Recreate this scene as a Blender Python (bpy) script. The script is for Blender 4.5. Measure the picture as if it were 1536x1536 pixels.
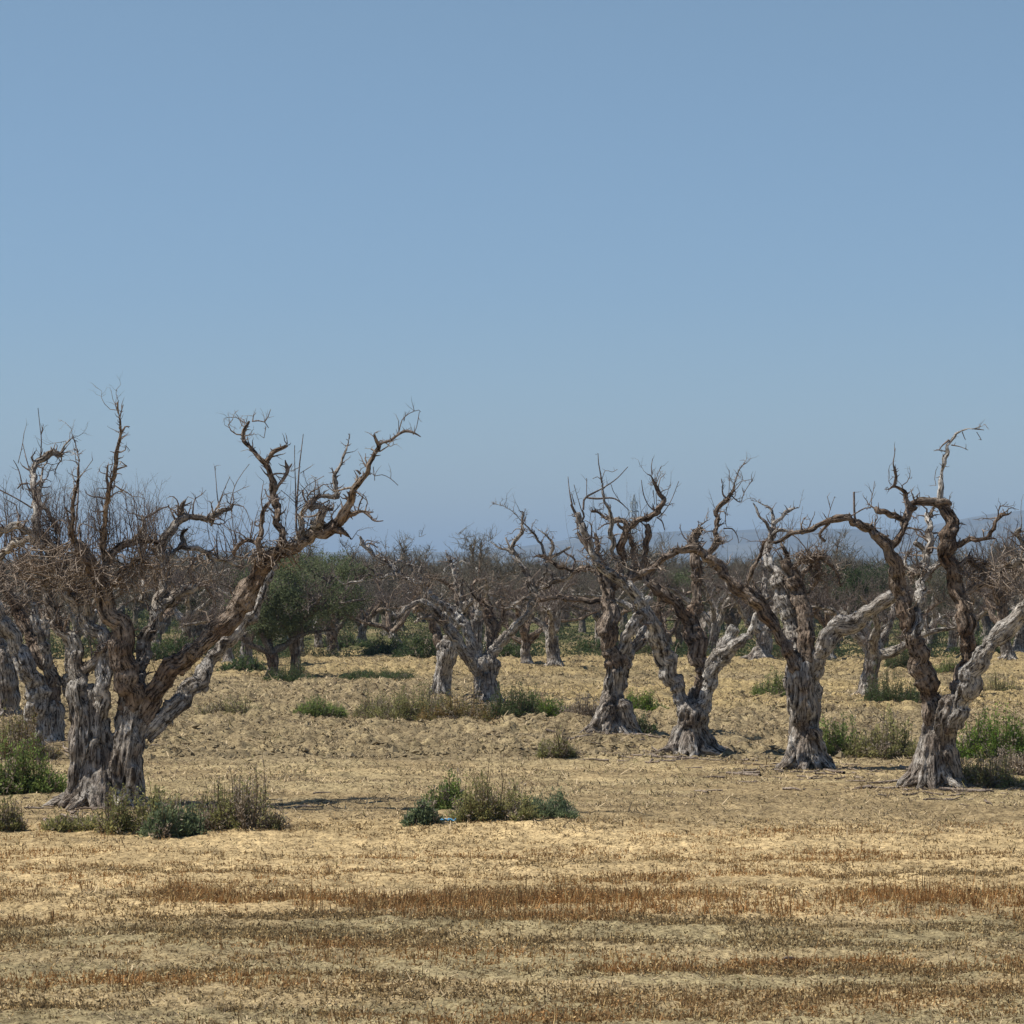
import bpy, math, random
import numpy as np
from mathutils import Vector

# ------------------------------------------------------------------ camera, light, exposure
for o in list(bpy.data.objects): bpy.data.objects.remove(o)
S = bpy.context.scene
COL = S.collection
F, H, HOR = 4600.0, 2.8, 862.0            # focal length in photo pixels, eye height, horizon row
TILT = math.atan((HOR - 768.0) / F)
cd = bpy.data.cameras.new('camera'); cam = bpy.data.objects.new('camera', cd); COL.objects.link(cam)
cd.sensor_width = 36.0; cd.lens = 36.0 * F / 1536.0
cd.clip_start = 0.5; cd.clip_end = 40000
cam.location = (0, 0, H); cam.rotation_euler = (math.pi / 2 + TILT, 0, 0)
S.camera = cam

SUN_EL, SUN_AZ = math.radians(58), math.radians(-90)      # azimuth from +Y (away from the camera), negative = left
world = bpy.data.worlds.new('World'); S.world = world; world.use_nodes = True
wn = world.node_tree; wn.nodes.clear()
sky = wn.nodes.new('ShaderNodeTexSky'); sky.sky_type = 'NISHITA'; sky.sun_disc = False
sky.sun_elevation = SUN_EL; sky.sun_rotation = SUN_AZ
sky.altitude = 0; sky.air_density = 1.0; sky.dust_density = 0.15; sky.ozone_density = 5.0
bg = wn.nodes.new('ShaderNodeBackground'); bg.inputs['Strength'].default_value = 0.0785
wo = wn.nodes.new('ShaderNodeOutputWorld')
tcw = wn.nodes.new('ShaderNodeTexCoord'); sepw = wn.nodes.new('ShaderNodeSeparateXYZ'); wn.links.new(tcw.outputs['Generated'], sepw.inputs[0])
rw = wn.nodes.new('ShaderNodeValToRGB'); rw.color_ramp.elements[0].position = 0.0; rw.color_ramp.elements[0].color = (0.84, 0.95, 1.15, 1)
rw.color_ramp.elements[1].position = 0.30; rw.color_ramp.elements[1].color = (1, 1, 1, 1)
e2 = rw.color_ramp.elements.new(0.09); e2.color = (0.88, 0.965, 1.09, 1)
e3 = rw.color_ramp.elements.new(0.18); e3.color = (1.07, 1.07, 1.03, 1)
mw = wn.nodes.new('ShaderNodeMix'); mw.data_type = 'RGBA'; mw.blend_type = 'MULTIPLY'; mw.inputs[0].default_value = 1.0
wn.links.new(sepw.outputs['Z'], rw.inputs[0]); wn.links.new(sky.outputs[0], mw.inputs[6]); wn.links.new(rw.outputs[0], mw.inputs[7])
wn.links.new(mw.outputs[2], bg.inputs[0]); wn.links.new(bg.outputs[0], wo.inputs[0])
sl = bpy.data.lights.new('sun', 'SUN'); sl.energy = 5.0; sl.angle = math.radians(0.5); sl.color = (1.0, 0.95, 0.86)
sun = bpy.data.objects.new('sun', sl); COL.objects.link(sun)
sd = Vector((math.sin(SUN_AZ) * math.cos(SUN_EL), math.cos(SUN_AZ) * math.cos(SUN_EL), math.sin(SUN_EL)))
sun.rotation_euler = sd.to_track_quat('Z', 'Y').to_euler(); sun.location = (0, 0, 60)
S.view_settings.view_transform = 'Standard'; S.view_settings.look = 'None'
S.view_settings.exposure = 0.17; S.view_settings.gamma = 1.0
S.render.resolution_x = S.render.resolution_y = 1024
try: S.cycles.volume_bounces = 0
except Exception: pass

rng = np.random.default_rng(7)
CT, ST = math.cos(TILT), math.sin(TILT)

def ray(px, py):
    dx = (px - 768.0) / F; up = (768.0 - py) / F
    return np.array([dx, CT - up * ST, ST + up * CT])
def at(px, py, D):
    r = ray(px, py); return np.array([0, 0, H]) + r * (D / r[1])
def ground_D(py):
    r = ray(768, py); return H * r[1] / -r[2]
def mpp(D): return D / F                                   # metres per photo pixel

# ------------------------------------------------------------------ numpy noise
def _hash(ix, iy, iz, seed):
    h = (ix.astype(np.int64) * 374761393 + iy.astype(np.int64) * 668265263 + iz.astype(np.int64) * 2147483647 + seed * 974634777) & 0xFFFFFFFF
    h = ((h ^ (h >> 13)) * 1274126177) & 0xFFFFFFFF
    h = (h ^ (h >> 16)) & 0xFFFFFFFF
    return h.astype(np.float64) / 2147483648.0 - 1.0
def vn(x, y, z=None, seed=0):
    if z is None: z = np.zeros_like(x)
    xi, yi, zi = np.floor(x), np.floor(y), np.floor(z)
    fx, fy, fz = x - xi, y - yi, z - zi
    fx = fx * fx * (3 - 2 * fx); fy = fy * fy * (3 - 2 * fy); fz = fz * fz * (3 - 2 * fz)
    r = 0
    for a in (0, 1):
        wx = fx if a else 1 - fx
        for b in (0, 1):
            wy = fy if b else 1 - fy
            for c in (0, 1):
                wz = fz if c else 1 - fz
                r = r + wx * wy * wz * _hash(xi + a, yi + b, zi + c, seed)
    return r
def vn2(x, y, seed=0):
    xi, yi = np.floor(x), np.floor(y); z = np.zeros_like(xi)
    fx, fy = x - xi, y - yi
    fx = fx * fx * (3 - 2 * fx); fy = fy * fy * (3 - 2 * fy)
    return ((1 - fx) * (1 - fy) * _hash(xi, yi, z, seed) + fx * (1 - fy) * _hash(xi + 1, yi, z, seed)
            + (1 - fx) * fy * _hash(xi, yi + 1, z, seed) + fx * fy * _hash(xi + 1, yi + 1, z, seed))
def fbm2(x, y, seed=0, oct=3, g=0.5):
    r = 0; a = 1.0; t = 0
    for k in range(oct):
        r = r + a * vn2(x + 17.3 * k, y - 9.1 * k, seed + k); t += a; a *= g; x = x * 2.03; y = y * 2.03
    return r / t
def sstep(a, b, x):
    t = np.clip((x - a) / (b - a), 0, 1); return t * t * (3 - 2 * t)

# ------------------------------------------------------------------ mesh builder
class MB:
    def __init__(s): s.v = []; s.f = []; s.c = []; s.n = 0; s.cl = []
    def add(s, v, f, col=None):
        v = np.asarray(v, float).reshape(-1, 3); f = np.asarray(f, int)
        if f.shape[1] == 3: f = np.hstack([f, -np.ones((len(f), 1), int) - s.n])
        s.v.append(v); s.f.append(f + s.n)
        if col is not None:
            s.c.append(np.broadcast_to(np.asarray(col, float), (len(v), 3)))
        s.n += len(v)
    def mesh(s, name, origin=(0, 0, 0), smooth=True):
        me = bpy.data.meshes.new(name)
        if not s.v: return me
        V = np.vstack(s.v) - np.asarray(origin); Fq = np.vstack(s.f)
        tri = Fq[:, 3] < 0
        cnt = np.where(tri, 3, 4)
        flat = Fq.reshape(-1)[(np.ones((len(Fq), 4), bool) & ~(np.stack([tri * 0, tri * 0, tri * 0, tri], 1).astype(bool))).reshape(-1)]
        me.vertices.add(len(V)); me.vertices.foreach_set('co', V.astype(np.float32).ravel())
        me.loops.add(len(flat)); me.loops.foreach_set('vertex_index', flat.astype(np.int32))
        st = np.concatenate([[0], np.cumsum(cnt)[:-1]])
        me.polygons.add(len(Fq)); me.polygons.foreach_set('loop_start', st.astype(np.int32))
        me.polygons.foreach_set('use_smooth', np.full(len(Fq), smooth))
        me.update(calc_edges=True)
        if s.c:
            C = np.vstack(s.c)
            a = me.color_attributes.new('tint', 'FLOAT_COLOR', 'POINT')
            a.data.foreach_set('color', np.hstack([C, np.ones((len(C), 1))]).astype(np.float32).ravel())
        me.validate()
        return me

def link(name, me, mat, parent=None):
    o = bpy.data.objects.new(name, me); COL.objects.link(o)
    if mat: me.materials.append(mat)
    if parent: o.parent = parent
    return o
def tag(o, label=None, cat=None, group=None, kind=None):
    if label: o['label'] = label
    if cat: o['category'] = cat
    if group: o['group'] = group
    if kind: o['kind'] = kind
    return o
def empty(name, loc, label, cat, group=None):
    o = bpy.data.objects.new(name, None); COL.objects.link(o); o.location = loc; o.empty_display_size = 0.3
    return tag(o, label, cat, group)

def catmull(P, step):
    """P: N x k control rows (xyz + radius); resampled about every `step` metres."""
    P = np.asarray(P, float)
    if len(P) < 2: return P
    Q = np.vstack([2 * P[0] - P[1], P, 2 * P[-1] - P[-2]])
    out = []
    for i in range(1, len(Q) - 2):
        p0, p1, p2, p3 = Q[i - 1], Q[i], Q[i + 1], Q[i + 2]
        n = max(1, int(np.linalg.norm(p2[:3] - p1[:3]) / step))
        t = (np.arange(n) / n)[:, None]
        out.append(0.5 * (2 * p1 + (p2 - p0) * t + (2 * p0 - 5 * p1 + 4 * p2 - p3) * t ** 2 + (3 * p1 - p0 - 3 * p2 + p3) * t ** 3))
    out.append(P[-1:]); R = np.vstack(out); R[:, 3] = np.maximum(R[:, 3], 0.001)
    return R
def tube(mb, pts, rad, sides, ridge=0.0, seed=0, col=None, tip=True, lobes=0.0):
    P = np.asarray(pts, float); R = np.asarray(rad, float); n = len(P)
    if n < 2: return
    T = np.gradient(P, axis=0); T /= np.linalg.norm(T, axis=1)[:, None] + 1e-12
    ref = np.array([0.0, 0.0, 1.0]) if abs(T[0][2]) < 0.8 else np.array([1.0, 0.0, 0.0])
    U = np.zeros_like(P); u = np.cross(T[0], ref); u /= np.linalg.norm(u); U[0] = u
    for i in range(1, n):
        u = u - T[i] * np.dot(u, T[i]); u /= np.linalg.norm(u) + 1e-12; U[i] = u
    W = np.cross(T, U)
    if ridge > 0:
        sl_ = np.concatenate([[0], np.cumsum(np.linalg.norm(np.diff(P, axis=0), axis=1))])
        mb.cl.append(np.hstack([P, T, U, W, R[:, None], sl_[:, None] + 3.7 * len(mb.cl)]))
    a = np.arange(sides) / sides * 2 * math.pi
    if ridge > 0:
        s = np.concatenate([[0], np.cumsum(np.linalg.norm(np.diff(P, axis=0), axis=1))])
        A = np.repeat(a[None], n, 0) + 0.5 * s[:, None]
        sx = np.cos(A) * 2.6; sy = np.sin(A) * 2.6; sz = np.repeat(s[:, None], sides, 1) * 1.6
        nz = vn(sx, sy, sz, seed); nz2 = vn(sx * 2.2, sy * 2.2, sz * 2.5, seed + 5); nz3 = vn(sx, sy, sz * 7, seed + 9)
        k = 1 + ridge * (0.9 * nz + 0.7 * (0.5 - np.abs(nz2)) + 0.35 * nz3)
        RR = R[:, None] * k
    else: RR = np.repeat(R[:, None], sides, 1)
    V = P[:, None] + RR[..., None] * (np.cos(a)[None, :, None] * U[:, None] + np.sin(a)[None, :, None] * W[:, None])
    V = V.reshape(-1, 3)
    i = np.arange(n - 1)[:, None] * sides; j = np.arange(sides)[None]; j2 = (j + 1) % sides
    Fq = np.stack([i + j, i + j2, i + sides + j2, i + sides + j], -1).reshape(-1, 4)
    mb.add(V, Fq, col)
    if tip and sides > 3:
        b = mb.n
        for (ring, c, rev) in ((0, P[0], True), (n - 1, P[-1], False)):
            vv = np.vstack([V[ring * sides:(ring + 1) * sides], c[None]])
            k = np.arange(sides); f = np.stack([k, (k + 1) % sides, np.full(sides, sides)], 1)
            if rev: f = f[:, ::-1]
            mb.add(vv, f, col)
def blob(mb, c, r, seed=0):
    m, n = 8, 12
    th = np.linspace(0, math.pi, m + 1)[:, None]; ph = np.arange(n)[None] / n * 2 * math.pi
    d = np.stack([np.sin(th) * np.cos(ph), np.sin(th) * np.sin(ph), np.cos(th) + 0 * ph], -1).reshape(-1, 3)
    k = 1 + 0.3 * vn(d[:, 0] * 2 + c[0] * 9, d[:, 1] * 2 + c[1] * 7, d[:, 2] * 2, seed)
    i = np.arange(m)[:, None] * n; j = np.arange(n)[None]; j2 = (j + 1) % n
    mb.add(np.asarray(c) + d * k[:, None] * np.asarray(r), np.stack([i + j, i + n + j, i + n + j2, i + j2], -1).reshape(-1, 4))

def remesh(mb, name, origin, voxel, amp, seed=0):
    me = mb.mesh(name + '_raw', origin)
    ob = bpy.data.objects.new('tmp', me); COL.objects.link(ob)
    m = ob.modifiers.new('r', 'REMESH'); m.mode = 'VOXEL'; m.voxel_size = voxel; m.adaptivity = 0; m.use_smooth_shade = True
    dg = bpy.context.evaluated_depsgraph_get()
    new = bpy.data.meshes.new_from_object(ob.evaluated_get(dg)); new.name = name
    bpy.data.objects.remove(ob); bpy.data.meshes.remove(me)
    n = len(new.vertices)
    if n:
        co = np.empty(n * 3, np.float32); new.vertices.foreach_get('co', co); co = co.reshape(-1, 3).astype(float)
        no = np.empty(n * 3, np.float32); new.vertex_normals.foreach_get('vector', no); no = no.reshape(-1, 3)
        w = co + np.asarray(origin)
        sx, sy, sz = w[:, 0], w[:, 1], w[:, 2]
        fl = np.zeros((n, 3)); rl = np.zeros(n); CL = np.vstack(mb.cl)                    # coordinates that run along the grain of each limb
        for a in range(0, n, 20000):
            q = w[a:a + 20000]
            d2 = (q ** 2).sum(1)[:, None] - 2 * q @ CL[:, :3].T + (CL[:, :3] ** 2).sum(1)[None] - (CL[:, 12] ** 2)[None] * 0.8
            i = np.argmin(d2, 1); e = q - CL[i, :3]
            rl[a:a + 20000] = CL[i, 12]
            fl[a:a + 20000] = np.stack([(e * CL[i, 6:9]).sum(1), (e * CL[i, 9:12]).sum(1), CL[i, 13] + (e * CL[i, 3:6]).sum(1)], 1)
        at_ = new.attributes.new('flow', 'FLOAT_VECTOR', 'POINT'); at_.data.foreach_set('vector', fl.astype(np.float32).ravel())
        fx, fy, fz = fl[:, 0], fl[:, 1], fl[:, 2]
        d = 0.5 * vn(sx * 9, sy * 9, sz * 7, seed) + 0.75 * (0.35 - 1.5 * np.abs(vn(fx * 17, fy * 17, fz * 3.0, seed + 3))) + 0.3 * vn(fx * 34, fy * 34, fz * 9, seed + 6)
        pit = np.clip(vn(fx * 12, fy * 12, fz * 6, seed + 8) - 0.42, 0, 1)
        pit = pit + 2.2 * np.clip(vn(fx * 5.5, fy * 5.5, fz * 2.4, seed + 12) - 0.48, 0, .25) * (rl > .11)
        co = co + no * ((amp * d - amp * 3.2 * pit) * np.clip((rl - .008) / .06, .08, 1.15))[:, None]
        new.vertices.foreach_set('co', co.astype(np.float32).ravel())
        new.polygons.foreach_set('use_smooth', np.ones(len(new.polygons), bool))
        new.update()
    return new

# ------------------------------------------------------------------ materials
def newmat(name):
    m = bpy.data.materials.new(name); m.use_nodes = True
    nt = m.node_tree; b = nt.nodes['Principled BSDF']
    b.inputs['Roughness'].default_value = 0.9
    b.inputs['Specular IOR Level'].default_value = 0.15
    return m, nt, b
def N(nt, t, **kw):
    n = nt.nodes.new(t)
    for k, v in kw.items(): setattr(n, k, v)
    return n
def noise(nt, vec, scale, detail=3, rough=0.6):
    n = N(nt, 'ShaderNodeTexNoise'); n.inputs['Scale'].default_value = scale
    n.inputs['Detail'].default_value = detail; n.inputs['Roughness'].default_value = rough
    nt.links.new(vec, n.inputs['Vector']); return n.outputs['Fac']
def ramp(nt, fac, stops):
    r = N(nt, 'ShaderNodeValToRGB'); e = r.color_ramp.elements
    while len(e) < len(stops): e.new(0.5)
    for k, (p, c) in enumerate(stops): e[k].position = p; e[k].color = (*c, 1)
    nt.links.new(fac, r.inputs[0]); return r.outputs[0]
def mix(nt, fac, a, b, mode='MIX'):
    m = N(nt, 'ShaderNodeMix', data_type='RGBA', blend_type=mode)
    for s, v in ((0, fac), (6, a), (7, b)):
        if hasattr(v, 'is_linked') or hasattr(v, 'links'): nt.links.new(v, m.inputs[s])
        else: m.inputs[s].default_value = v if s == 0 else (*v, 1)
    return m.outputs[2]
def bark(name, pale, mid, dark, vary=False, zs=0.35, bump=1.0, flow=False):
    m, nt, b = newmat(name)
    geo = N(nt, 'ShaderNodeTexCoord'); mp = N(nt, 'ShaderNodeMapping'); mp.inputs['Scale'].default_value = (1, 1, zs)
    vec0 = geo.outputs['Object']
    if vary:
        oi = N(nt, 'ShaderNodeObjectInfo'); ad = N(nt, 'ShaderNodeVectorMath', operation='ADD')
        nt.links.new(vec0, ad.inputs[0]); nt.links.new(oi.outputs['Location'], ad.inputs[1]); vec0 = ad.outputs[0]
    if flow:
        fa = N(nt, 'ShaderNodeAttribute', attribute_name='flow'); mp.inputs['Scale'].default_value = (1, 1, 0.16)
        nt.links.new(fa.outputs['Vector'], mp.inputs['Vector'])
    else: nt.links.new(vec0, mp.inputs['Vector'])
    vec = mp.outputs[0]
    big = noise(nt, vec0, 2.2, 3)
    c = ramp(nt, big, [(0.36, mid), (0.5, tuple((p + q) / 2 for p, q in zip(pale, mid))), (0.62, pale)])
    st = noise(nt, vec, 42, 5, 0.7)
    c = mix(nt, ramp(nt, st, [(0.42, (0.95,) * 3), (0.50, (0, 0, 0))]), c, dark)
    sp = noise(nt, vec if flow else vec0, 75 if flow else 44, 3, 0.65)
    c = mix(nt, ramp(nt, sp, [(0.34, (0.7,) * 3), (0.46, (0, 0, 0))]), c, dark)
    bl = noise(nt, vec0, 7, 3, 0.6)
    c = mix(nt, ramp(nt, bl, [(0.55, (0, 0, 0)), (0.68, (0.65,) * 3)]), c, tuple(min(1, p * 1.25) for p in pale))
    if flow:
        ln = noise(nt, vec, 17, 4, 0.6)
        c = mix(nt, 1.0, c, ramp(nt, ln, [(0.36, (0.22, 0.19, 0.16)), (0.46, (0.92, 0.92, 0.92)), (0.62, (1.4, 1.4, 1.4))]), 'MULTIPLY')
    nt.links.new(c, b.inputs['Base Color'])
    bp = N(nt, 'ShaderNodeBump'); bp.inputs['Strength'].default_value = bump; bp.inputs['Distance'].default_value = 0.06
    ma = N(nt, 'ShaderNodeMath', operation='ADD'); nt.links.new(st, ma.inputs[0]); nt.links.new(sp, ma.inputs[1])
    nt.links.new(ma.outputs[0], bp.inputs['Height']); nt.links.new(bp.outputs[0], b.inputs['Normal'])
    return m
BARK = bark('olive_bark', (0.64, 0.585, 0.51), (0.33, 0.265, 0.21), (0.035, 0.026, 0.02), flow=True)
BARKB = bark('brown_bark', (0.46, 0.37, 0.29), (0.23, 0.155, 0.105), (0.028, 0.019, 0.013), flow=True)
PALE = bark('bleached_wood', (0.74, 0.69, 0.62), (0.48, 0.42, 0.36), (0.05, 0.04, 0.032), flow=True)
TWIG = bark('twig_bark', (0.27, 0.22, 0.19), (0.14, 0.11, 0.09), (0.04, 0.03, 0.026), bump=0.2)
TANGLE = bark('broken_twig', (0.38, 0.31, 0.245), (0.22, 0.165, 0.125), (0.08, 0.06, 0.045), bump=0.1)
FARB = bark('far_bark', (0.42, 0.36, 0.30), (0.18, 0.14, 0.11), (0.035, 0.028, 0.024), vary=True)
FART = bark('far_twig', (0.25, 0.225, 0.175), (0.11, 0.10, 0.072), (0.05, 0.04, 0.035), vary=True, bump=0.1)

def leafmat(name, trans=0.35, rough=0.7, mult=1.0):
    m, nt, b = newmat(name)
    at_ = N(nt, 'ShaderNodeAttribute', attribute_name='tint')
    nt.links.new(at_.outputs['Color'], b.inputs['Base Color']); b.inputs['Roughness'].default_value = rough
    tr = N(nt, 'ShaderNodeBsdfTranslucent'); nt.links.new(at_.outputs['Color'], tr.inputs['Color'])
    ms = N(nt, 'ShaderNodeMixShader'); ms.inputs[0].default_value = trans
    out = nt.nodes['Material Output']
    nt.links.new(b.outputs[0], ms.inputs[1]); nt.links.new(tr.outputs[0], ms.inputs[2]); nt.links.new(ms.outputs[0], out.inputs[0])
    return m
LEAF = leafmat('leaf', .45); WEED = leafmat('dry_weed', 0.25, 0.9)

# ------------------------------------------------------------------ ground
def zone_edge(x, D): return D + 1.2 * fbm2(x / 2.5, D * 0 + 3.1, 31) 
def ground_h(x, y, detail=True):
    D = y + 0.9 * vn2(x / 2.2, y / 9, 41) + 0.4 * vn2(x / 0.7, y / 4, 42)
    lod = 1 - sstep(110, 200, y)
    h = 0.05 * vn2(x / 5, y / 4, 1) + 0.02 * vn2(x / 1.3, y / 1.0, 2)
    h = h * (y > 5)
    till = sstep(46.5, 48.5, D) * lod
    if detail:
        h = h + 0.03 * sstep(31.5, 33.2, D) * (1 - sstep(33.2, 36, D))
        c = fbm2(x / 0.42, y / 0.55, 3, 3, 0.55)
        c2 = vn2(x / 0.11, y / 0.16, 8)
        rough = 0.55 + 0.45 * vn2(x / 2.5, y / 3.5, 9)
        h = h + till * (0.165 * np.clip(c, -0.2, 1) * (0.6 + rough) + 0.038 * c2 * rough)
        flat = (1 - till) * (y > 10)
        h = h + flat * (0.018 * vn2(x / 0.20, y / 0.25, 10) + 0.010 * vn2(x / 0.07, y / 0.10, 11))
        near = (1 - sstep(26, 29, D)) * (y > 10)
        h = h + near * (0.018 * fbm2(x / 0.45, y / 0.30, 12) + 0.03 * vn2(x / 8, y / 0.9, 13))
        mid = sstep(27, 29, D) * (1 - sstep(34, 36, D))
        h = h + mid * 0.022 * fbm2(x / 0.5, y / 0.35, 15)
    return h
def gh(x, y): return float(ground_h(np.array([x], float), np.array([y], float))[0])

def ground_rgb(x, y):
    D = y + 0.9 * vn2(x / 2.2, y / 9, 41) + 0.4 * vn2(x / 0.7, y / 4, 42)
    def C(*c): return np.array(c)[None]
    n1 = fbm2(x / 1.6, y / 0.9, 51)[:, None]; n2 = fbm2(x / 0.5, y / 0.5, 55)[:, None]; n3 = vn2(x / 6, y / 5, 57)[:, None]
    sand = C(0.46, 0.345, 0.185); tan = C(0.31, 0.235, 0.130); grey = C(0.295, 0.240, 0.135); till = C(0.265, 0.208, 0.122); gold = C(0.37, 0.28, 0.135); olive = C(0.13, 0.135, 0.055)
    c = np.repeat(sand, len(x), 0)
    def L(c, d, w): w = np.clip(w, 0, 1); return c * (1 - w) + d * w
    Dn = D[:, None]; X = x[:, None]
    c = L(c, grey, 1 - sstep(24.5, 26.2, Dn + 1.5 * n1))                 # weedy near soil
    for (a, b, k) in ((20.0, 20.6, 0.8), (22.4, 23.3, 0.5), (25.0, 25.6, 0.7)):
        c = L(c, tan * 1.15, k * sstep(a - .3, a, Dn) * (1 - sstep(b, b + .3, Dn)))
    c = L(c, tan, sstep(33.6, 35.5, Dn + 1.0 * n1))
    c = L(c, grey * 1.22, 0.6 * sstep(36, 39, Dn) * sstep(-0.15, 0.35, n1 + 0.4 * n3))
    c = L(c, sand * 0.92, 0.45 * sstep(41, 43, Dn) * (1 - sstep(44.5, 46, Dn)) * sstep(-0.1, 0.4, n2 + n1))
    c = L(c, till, sstep(46.4, 47.4, Dn))
    c = L(c, till * C(1.18, 1.2, 1.15), 0.6 * sstep(0.0, 0.35, n2) * sstep(47, 49, Dn))
    c = L(c, gold, 0.75 * sstep(60, 66, Dn) * (1 - sstep(78, 84, Dn)) * sstep(-2, 3, X + 2 * n3) * sstep(-0.3, 0.3, n1 + 0.3))
    c = L(c, gold * 0.95, 0.55 * sstep(82, 88, Dn) * (1 - sstep(110, 130, Dn)))
    c = L(c, olive * .8, 0.9 * sstep(103, 112, Dn) * sstep(-0.2, 0.3, n1 + n3))
    c = L(c, olive, 0.6 * sstep(130, 180, Dn)); c = L(c, tan, 0.5 * sstep(600, 1500, Dn))
    n4 = vn2(x / .16, y / .3, 59)[:, None]; c = c * (1 + 0.22 * n1 + 0.2 * n2 + .16 * n4)
    return np.clip(c, 0.02, 0.9)

def make_ground():
    Ys = [-4000, -1500, -500, -150, -40, -8, 0, 6, 11, 15]
    y = 17.0
    while y < 118: Ys.append(y); y *= 1.00185
    while y < 400: Ys.append(y); y *= 1.012
    while y < 30000: Ys.append(y); y *= 1.15
    Ys = np.array(Ys)
    u = np.linspace(-1, 1, 741)
    out = []; k = 1.0
    for g in range(26): k *= 1.0 + 0.012 * 1.35 ** g; out.append(k)
    out = np.array(out)
    U = np.concatenate([-out[::-1], u, out])
    hw = np.clip(Ys, 14, None) * 0.185 + 0.5
    X = U[None] * hw[:, None]
    edge = np.abs(U) > 1
    Yg = np.repeat(Ys[:, None], len(U), 1)
    Z = ground_h(X.ravel(), Yg.ravel()).reshape(X.shape)
    Z = np.where(Yg > 250, 0, Z)
    V = np.stack([X, Yg, Z], -1).reshape(-1, 3)
    n, m = X.shape
    i = np.arange(n - 1)[:, None] * m; j = np.arange(m - 1)[None]
    Fq = np.stack([i + j, i + j + 1, i + m + j + 1, i + m + j], -1).reshape(-1, 4)
    mb = MB(); mb.add(V, Fq, ground_rgb(X.ravel(), Yg.ravel()))
    m_, nt, b = newmat('dry_soil')
    at_ = N(nt, 'ShaderNodeAttribute', attribute_name='tint')
    tc = N(nt, 'ShaderNodeTexCoord'); mp = N(nt, 'ShaderNodeMapping'); mp.inputs['Scale'].default_value = (1, 0.6, 1)
    nt.links.new(tc.outputs['Object'], mp.inputs[0])
    n1 = noise(nt, mp.outputs[0], 11, 6, 0.8); n2 = noise(nt, mp.outputs[0], 38, 3, 0.7)
    g1 = ramp(nt, n1, [(0.36, (0.34, 0.30, 0.25)), (0.46, (0.84, 0.83, 0.82)), (0.64, (1.36, 1.35, 1.3))])
    g2 = ramp(nt, n2, [(0.36, (0.36, 0.32, 0.28)), (0.47, (0.98, 0.98, 0.98)), (0.66, (1.22, 1.22, 1.2))])
    c = mix(nt, 1.0, at_.outputs['Color'], g1, 'MULTIPLY'); c = mix(nt, 1.0, c, g2, 'MULTIPLY')
    nt.links.new(c, b.inputs['Base Color']); b.inputs['Roughness'].default_value = 1.0; b.inputs['Specular IOR Level'].default_value = 0.05
    bp = N(nt, 'ShaderNodeBump'); bp.inputs['Strength'].default_value = 0.7; bp.inputs['Distance'].default_value = 0.03
    nt.links.new(n1, bp.inputs['Height']); nt.links.new(bp.outputs[0], b.inputs['Normal'])
    g = link('ground', mb.mesh('ground'), m_); tag(g, kind='structure')
make_ground()

# ------------------------------------------------------------------ hills
def make_hills():
    prof = np.array([(-3000, 842), (-600, 838), (0, 833), (300, 830), (560, 828), (700, 829), (780, 821), (860, 808), (920, 801), (985, 798), (1040, 797),
                     (1100, 796), (1160, 792), (1240, 794), (1330, 796), (1400, 788), (1440, 779), (1490, 770), (1536, 765), (1650, 757), (2200, 760), (4500, 800)], float)
    D0 = 8000.0
    xs = np.linspace(-9000, 9000, 700); ys = np.linspace(6300, 9600, 46)
    X, Y = np.meshgrid(xs, ys)
    px = 768 + xs / D0 * F; top = np.interp(px, prof[:, 0], prof[:, 1])
    hz = H + (HOR - top) * D0 / F + 3.5 * fbm2(xs / 160, xs * 0, 70, 4)
    w = np.clip(1 - ((Y - D0) / 1650) ** 2, 0, 1) ** 1.1
    Z = hz[None] * w + 9 * fbm2(X / 260, Y / 260, 74, 4) * w * (1 - sstep(0.8, 1.0, w)) * 2.2
    Z = np.maximum(Z, -0.5) - 0.5 * (w < 0.01)
    V = np.stack([X, Y, Z], -1).reshape(-1, 3); n, m = X.shape
    i = np.arange(n - 1)[:, None] * m; j = np.arange(m - 1)[None]
    Fq = np.stack([i + j, i + j + 1, i + m + j + 1, i + m + j], -1).reshape(-1, 4)
    mb = MB(); mb.add(V, Fq)
    m_, nt, b = newmat('hill_scrub'); tc = N(nt, 'ShaderNodeTexCoord')
    n1 = noise(nt, tc.outputs['Object'], 0.006, 6, 0.7)
    nt.links.new(ramp(nt, n1, [(0.35, (0.035, 0.04, 0.035)), (0.52, (0.08, 0.08, 0.07)), (0.66, (0.16, 0.15, 0.12))]), b.inputs['Base Color'])
    tag(link('hills', mb.mesh('hills'), m_), kind='structure')
make_hills()

# ------------------------------------------------------------------ haze
def make_haze():
    x, y0, y1, z0, z1 = 12000, -4200, 31000, -2.0, 260.0
    V = [(sx * x, y, z) for z in (z0, z1) for y in (y0, y1) for sx in (-1, 1)]
    Fq = [(0, 2, 3, 1), (4, 5, 7, 6), (0, 1, 5, 4), (2, 6, 7, 3), (0, 4, 6, 2), (1, 3, 7, 5)]
    mb = MB(); mb.add(V, Fq); me = mb.mesh('haze', smooth=False)
    m = bpy.data.materials.new('haze_air'); m.use_nodes = True; nt = m.node_tree; nt.nodes.clear()
    v = nt.nodes.new('ShaderNodeVolumePrincipled'); o = nt.nodes.new('ShaderNodeOutputMaterial')
    v.inputs['Color'].default_value = (0.52, 0.70, 0.92, 1); v.inputs['Density'].default_value = 0.00014
    nt.links.new(v.outputs[0], o.inputs['Volume'])
    tag(link('haze', me, m), kind='stuff')
make_haze()

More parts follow.
